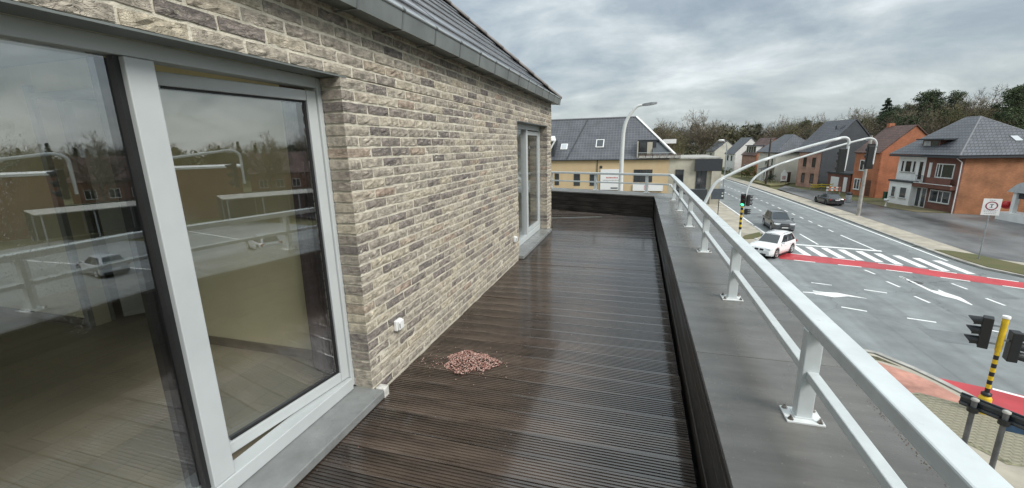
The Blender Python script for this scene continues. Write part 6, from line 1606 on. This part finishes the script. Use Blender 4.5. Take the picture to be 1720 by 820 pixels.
kind('pine0', pine_tree(21, 15), M_pine); kind('pine1', pine_tree(22, 15, 0.35, 0.24), M_pine); kind('spruce', spruce_tree(31, 15), M_conif)
kind('brush0', brush_tree(41, 13), M_olive); kind('brush1', brush_tree(42, 13), M_olive); kind('brush2', brush_tree(43, 13), M_twig)
KH = dict(bare0=14, bare1=14, bare2=14, pine0=15, pine1=15, spruce=15, brush0=13, brush1=13, brush2=13)
WORD = dict(bare='bare leafless tree', pine='dark green pine', spruce='dense dark green spruce', brush='olive brown bushy winter tree')
NAME = dict(bare='bare_tree', pine='pine_tree', spruce='spruce_tree', brush='bushy_tree')
def tree(key, x, y, h, label, group=None, rz=None):
    k = key.rstrip('012')
    t = thing(NAME[k], label, 'tree', (x, y, Z0 - 0.15), rr.random() * 6.28 if rz is None else rz, group, h / KH[key])
    inst('trunk', KIND[key][0], t, (0, 0, 0)); inst('crown', KIND[key][1], t, (0, 0, 0)); return t
def top_h(px, py, Y):                     # height of a tree standing at depth Y whose top shows there
    p = AY(px, py, Y); return p[0], p[2] - Z0
def planted(key, px, py, Y, label, group=None):
    x, h = top_h(px, py, Y); tree(key, x, Y, h, label, group)
planted('bare0', 1182, 192, 118, 'tall pale bare tree rising alone above the far wood')
planted('spruce', 1493, 163, 104, 'pointed dark spruce behind the orange gabled house')
planted('pine1', 1548, 158, 100, 'broad dark pine crown left of hipped roof, nearest the spruce')
planted('pine0', 1572, 156, 106, 'dark pine rising behind the middle of the pine clump')
planted('pine1', 1607, 157, 102, 'rightmost pine of the clump above the hipped roof')
planted('bare1', 1650, 166, 98, 'wispy bare tree right above the hipped roof ridge')
planted('bare2', 1668, 163, 103, 'bare tree with fine pale twigs beside the right pines')
planted('pine1', 1700, 152, 84, 'large dark pine cut by right edge of the view')
planted('pine0', 1722, 146, 90, 'tall pine at the very right edge')
planted('bare1', 1105, 210, 100, 'bare tree behind the ochre building roof end')
planted('brush1', 1120, 214, 105, 'olive bushy tree behind the flat grey wing')
planted('bare2', 1448, 196, 100, 'bare tree above the tall dark gable')
# the wood: a winding edge of mixed trees
G1 = 'trees of the wood behind the houses'
def skyline(px):       # top of the wood in the photograph, by picture column
    return float(np.interp(px, [880, 1100, 1130, 1180, 1230, 1300, 1380, 1440, 1480, 1530, 1640, 1700, 1800, 2600], [222, 218, 217, 208, 210, 208, 206, 200, 192, 182, 180, 182, 184, 190]))
keys = ['brush0', 'brush1', 'brush2', 'bare0', 'bare1', 'bare2', 'pine0', 'brush0', 'brush1', 'spruce']
def place(px):
    for lim, w in ((1140, 'behind the grey wing'), (1215, 'left of the far lamp'), (1290, 'above the far brick houses'), (1345, 'above the cream house'), (1400, 'left of the dark gable'), (1455, 'behind the dark gable'), (1520, 'behind the orange house'),
                   (1590, 'left of the hipped roof'), (1650, 'behind the hipped roof'), (1700, 'right of the hipped roof')):
        if px < lim: return w
    return 'at the right edge'
words_near = {'brush': 'olive brown bushy tree in front rows of the wood', 'bare': 'bare grey tree in front rows of the wood', 'pine': 'pine in front rows of the wood', 'spruce': 'spruce in front rows of the wood'}
words_back = {'brush': 'olive brown bushy tree deep in the wood', 'bare': 'bare grey tree deep in the wood', 'pine': 'pine deep in the wood', 'spruce': 'spruce deep in the wood'}
rt_ = random.Random(77)
for row, (Y, step) in enumerate(((112, 17), (128, 14), (150, 12))):
    px = 1095 + row * 6
    while px < 1765:
        Yj = Y + rt_.uniform(-6, 6); 
        if px > 1440: Yj -= 14
        py = skyline(px) + rt_.uniform(-6, 14) + (6 if row == 0 else 0)
        x, h = top_h(px, py, Yj)
        on_road = 9 < x < 38 and Yj < 172
        if not on_road:
            key = rt_.choice(keys)
            if px > 1480 and rt_.random() < 0.35: key = rt_.choice(['pine0', 'pine1', 'brush0'])
            k = key.rstrip('012'); w_ = words_near if row < 2 else words_back
            tree(key, x, Yj, h, w_[k].replace('the wood', 'the wood ' + place(px)), G1)
        px += step * rt_.uniform(0.75, 1.25)
# across the end of the road
for i in range(16):
    Yj = rt_.uniform(178, 200); px = 1150 + i * 16 + rt_.uniform(-4, 4); x, h = top_h(px, skyline(px) + rt_.uniform(-3, 9), Yj)
    key = rt_.choice(keys); tree(key, x, Yj, h, ('bare tree', 'pine', 'spruce', 'bushy tree')[['bare', 'pine', 'spruce', 'brush'].index(key.rstrip('012'))] + ' closing off the far end of the road', 'trees at the far end of the road')
# trees mirrored in the panes
G3 = 'trees mirrored in the window panes'
for i in range(46):
    a = R_(rt_.uniform(36, 78)); d_ = rt_.uniform(100, 135); x, y = d_ * math.sin(a), d_ * math.cos(a)
    key = rt_.choice(keys + ['spruce', 'pine0']); tree(key, x, y, rt_.uniform(8.5, 11.5), 'tree of the row mirrored in the window panes', G3)
for a, d_ in ((R_(59.5), 80), (R_(44), 95)): tree('bare2', d_ * math.sin(a), d_ * math.cos(a), 10.2, 'taller bare tree mirrored in the window panes', G3)
# deep woodland behind, one mass
wm = TB(); rg = np.random.default_rng(5)
for i in range(900):
    px = rg.uniform(1080, 1900); Yj = rg.uniform(160, 215); py = skyline(px) + rg.uniform(6, 60); p = AY(px, py, Yj)
    leaf_cluster(wm, np.array(p), 2.2, 26, 0.8, rg, 0.8)
for i in range(500):
    a = R_(rg.uniform(34, 82)); d_ = rg.uniform(138, 160); z = rg.uniform(-6, 1.2)
    leaf_cluster(wm, np.array((d_ * math.sin(a), d_ * math.cos(a), z)), 2.2, 22, 0.9, rg, 0.8)
o = bpy.data.objects.new('woodland', wm.mesh('woodland', mat('far_wood', (0.10, 0.095, 0.055), 0.95, 0.35, 0.1, island=0.4))); COL.objects.link(o); tag(o, 'dense brown green woodland mass behind the nearer trees', 'woodland', kind='stuff')
# shrubs
def shrub(label, x, y, h, m, w=1.0, n=40):
    rg = np.random.default_rng(int(x * 10 + y)); C = TB(); T = TB()
    for i in range(n):
        a = rg.random() * 6.28; r = rg.random() ** 0.5 * w * h * 0.6; z = rg.uniform(0.1, 0.95) * h * (1 - 0.4 * (r / (w * h * 0.6)) ** 2)
        leaf_cluster(C, np.array((math.cos(a) * r, math.sin(a) * r, z)), 0.22 * h, 20, 0.09 * h, rg)
    for i in range(5): T.tube3(np.zeros(3), np.array((rg.normal() * 0.2, rg.normal() * 0.2, h * 0.6)), 0.03, 0.01)
    t = thing('shrub', label, 'shrub', (x, y, Z0)); inst('stems', T.mesh('stems', M_bark), t, (0, 0, 0)); inst('foliage', C.mesh('foliage', m), t, (0, 0, 0))
shrub('rust brown bush behind the flat grey wing', 6.2, 92, 6.0, M_rust)
shrub('big olive green bush beside the brick dormer house', 25.0, 112, 3.0, mat('bush_green', (0.10, 0.11, 0.025), 0.9, 0.3, 1, island=0.4), 1.0)
shrub('low green hedge bush by the white gabled house', 23.0, 128, 1.6, MATS['bush_green'], 1.8)
shrub('dry tussock on the bank by the wooden pole', 25.2, 95.5, 1.0, MATS['dry_grass'], 2.4)
shrub('dark shrub by the cream house porch', 25.9, 98.8, 1.8, M_conif)
shrub('small brown shrub under the tall dark gable', 29.6, 84.6, 0.9, M_olive, 1.8)
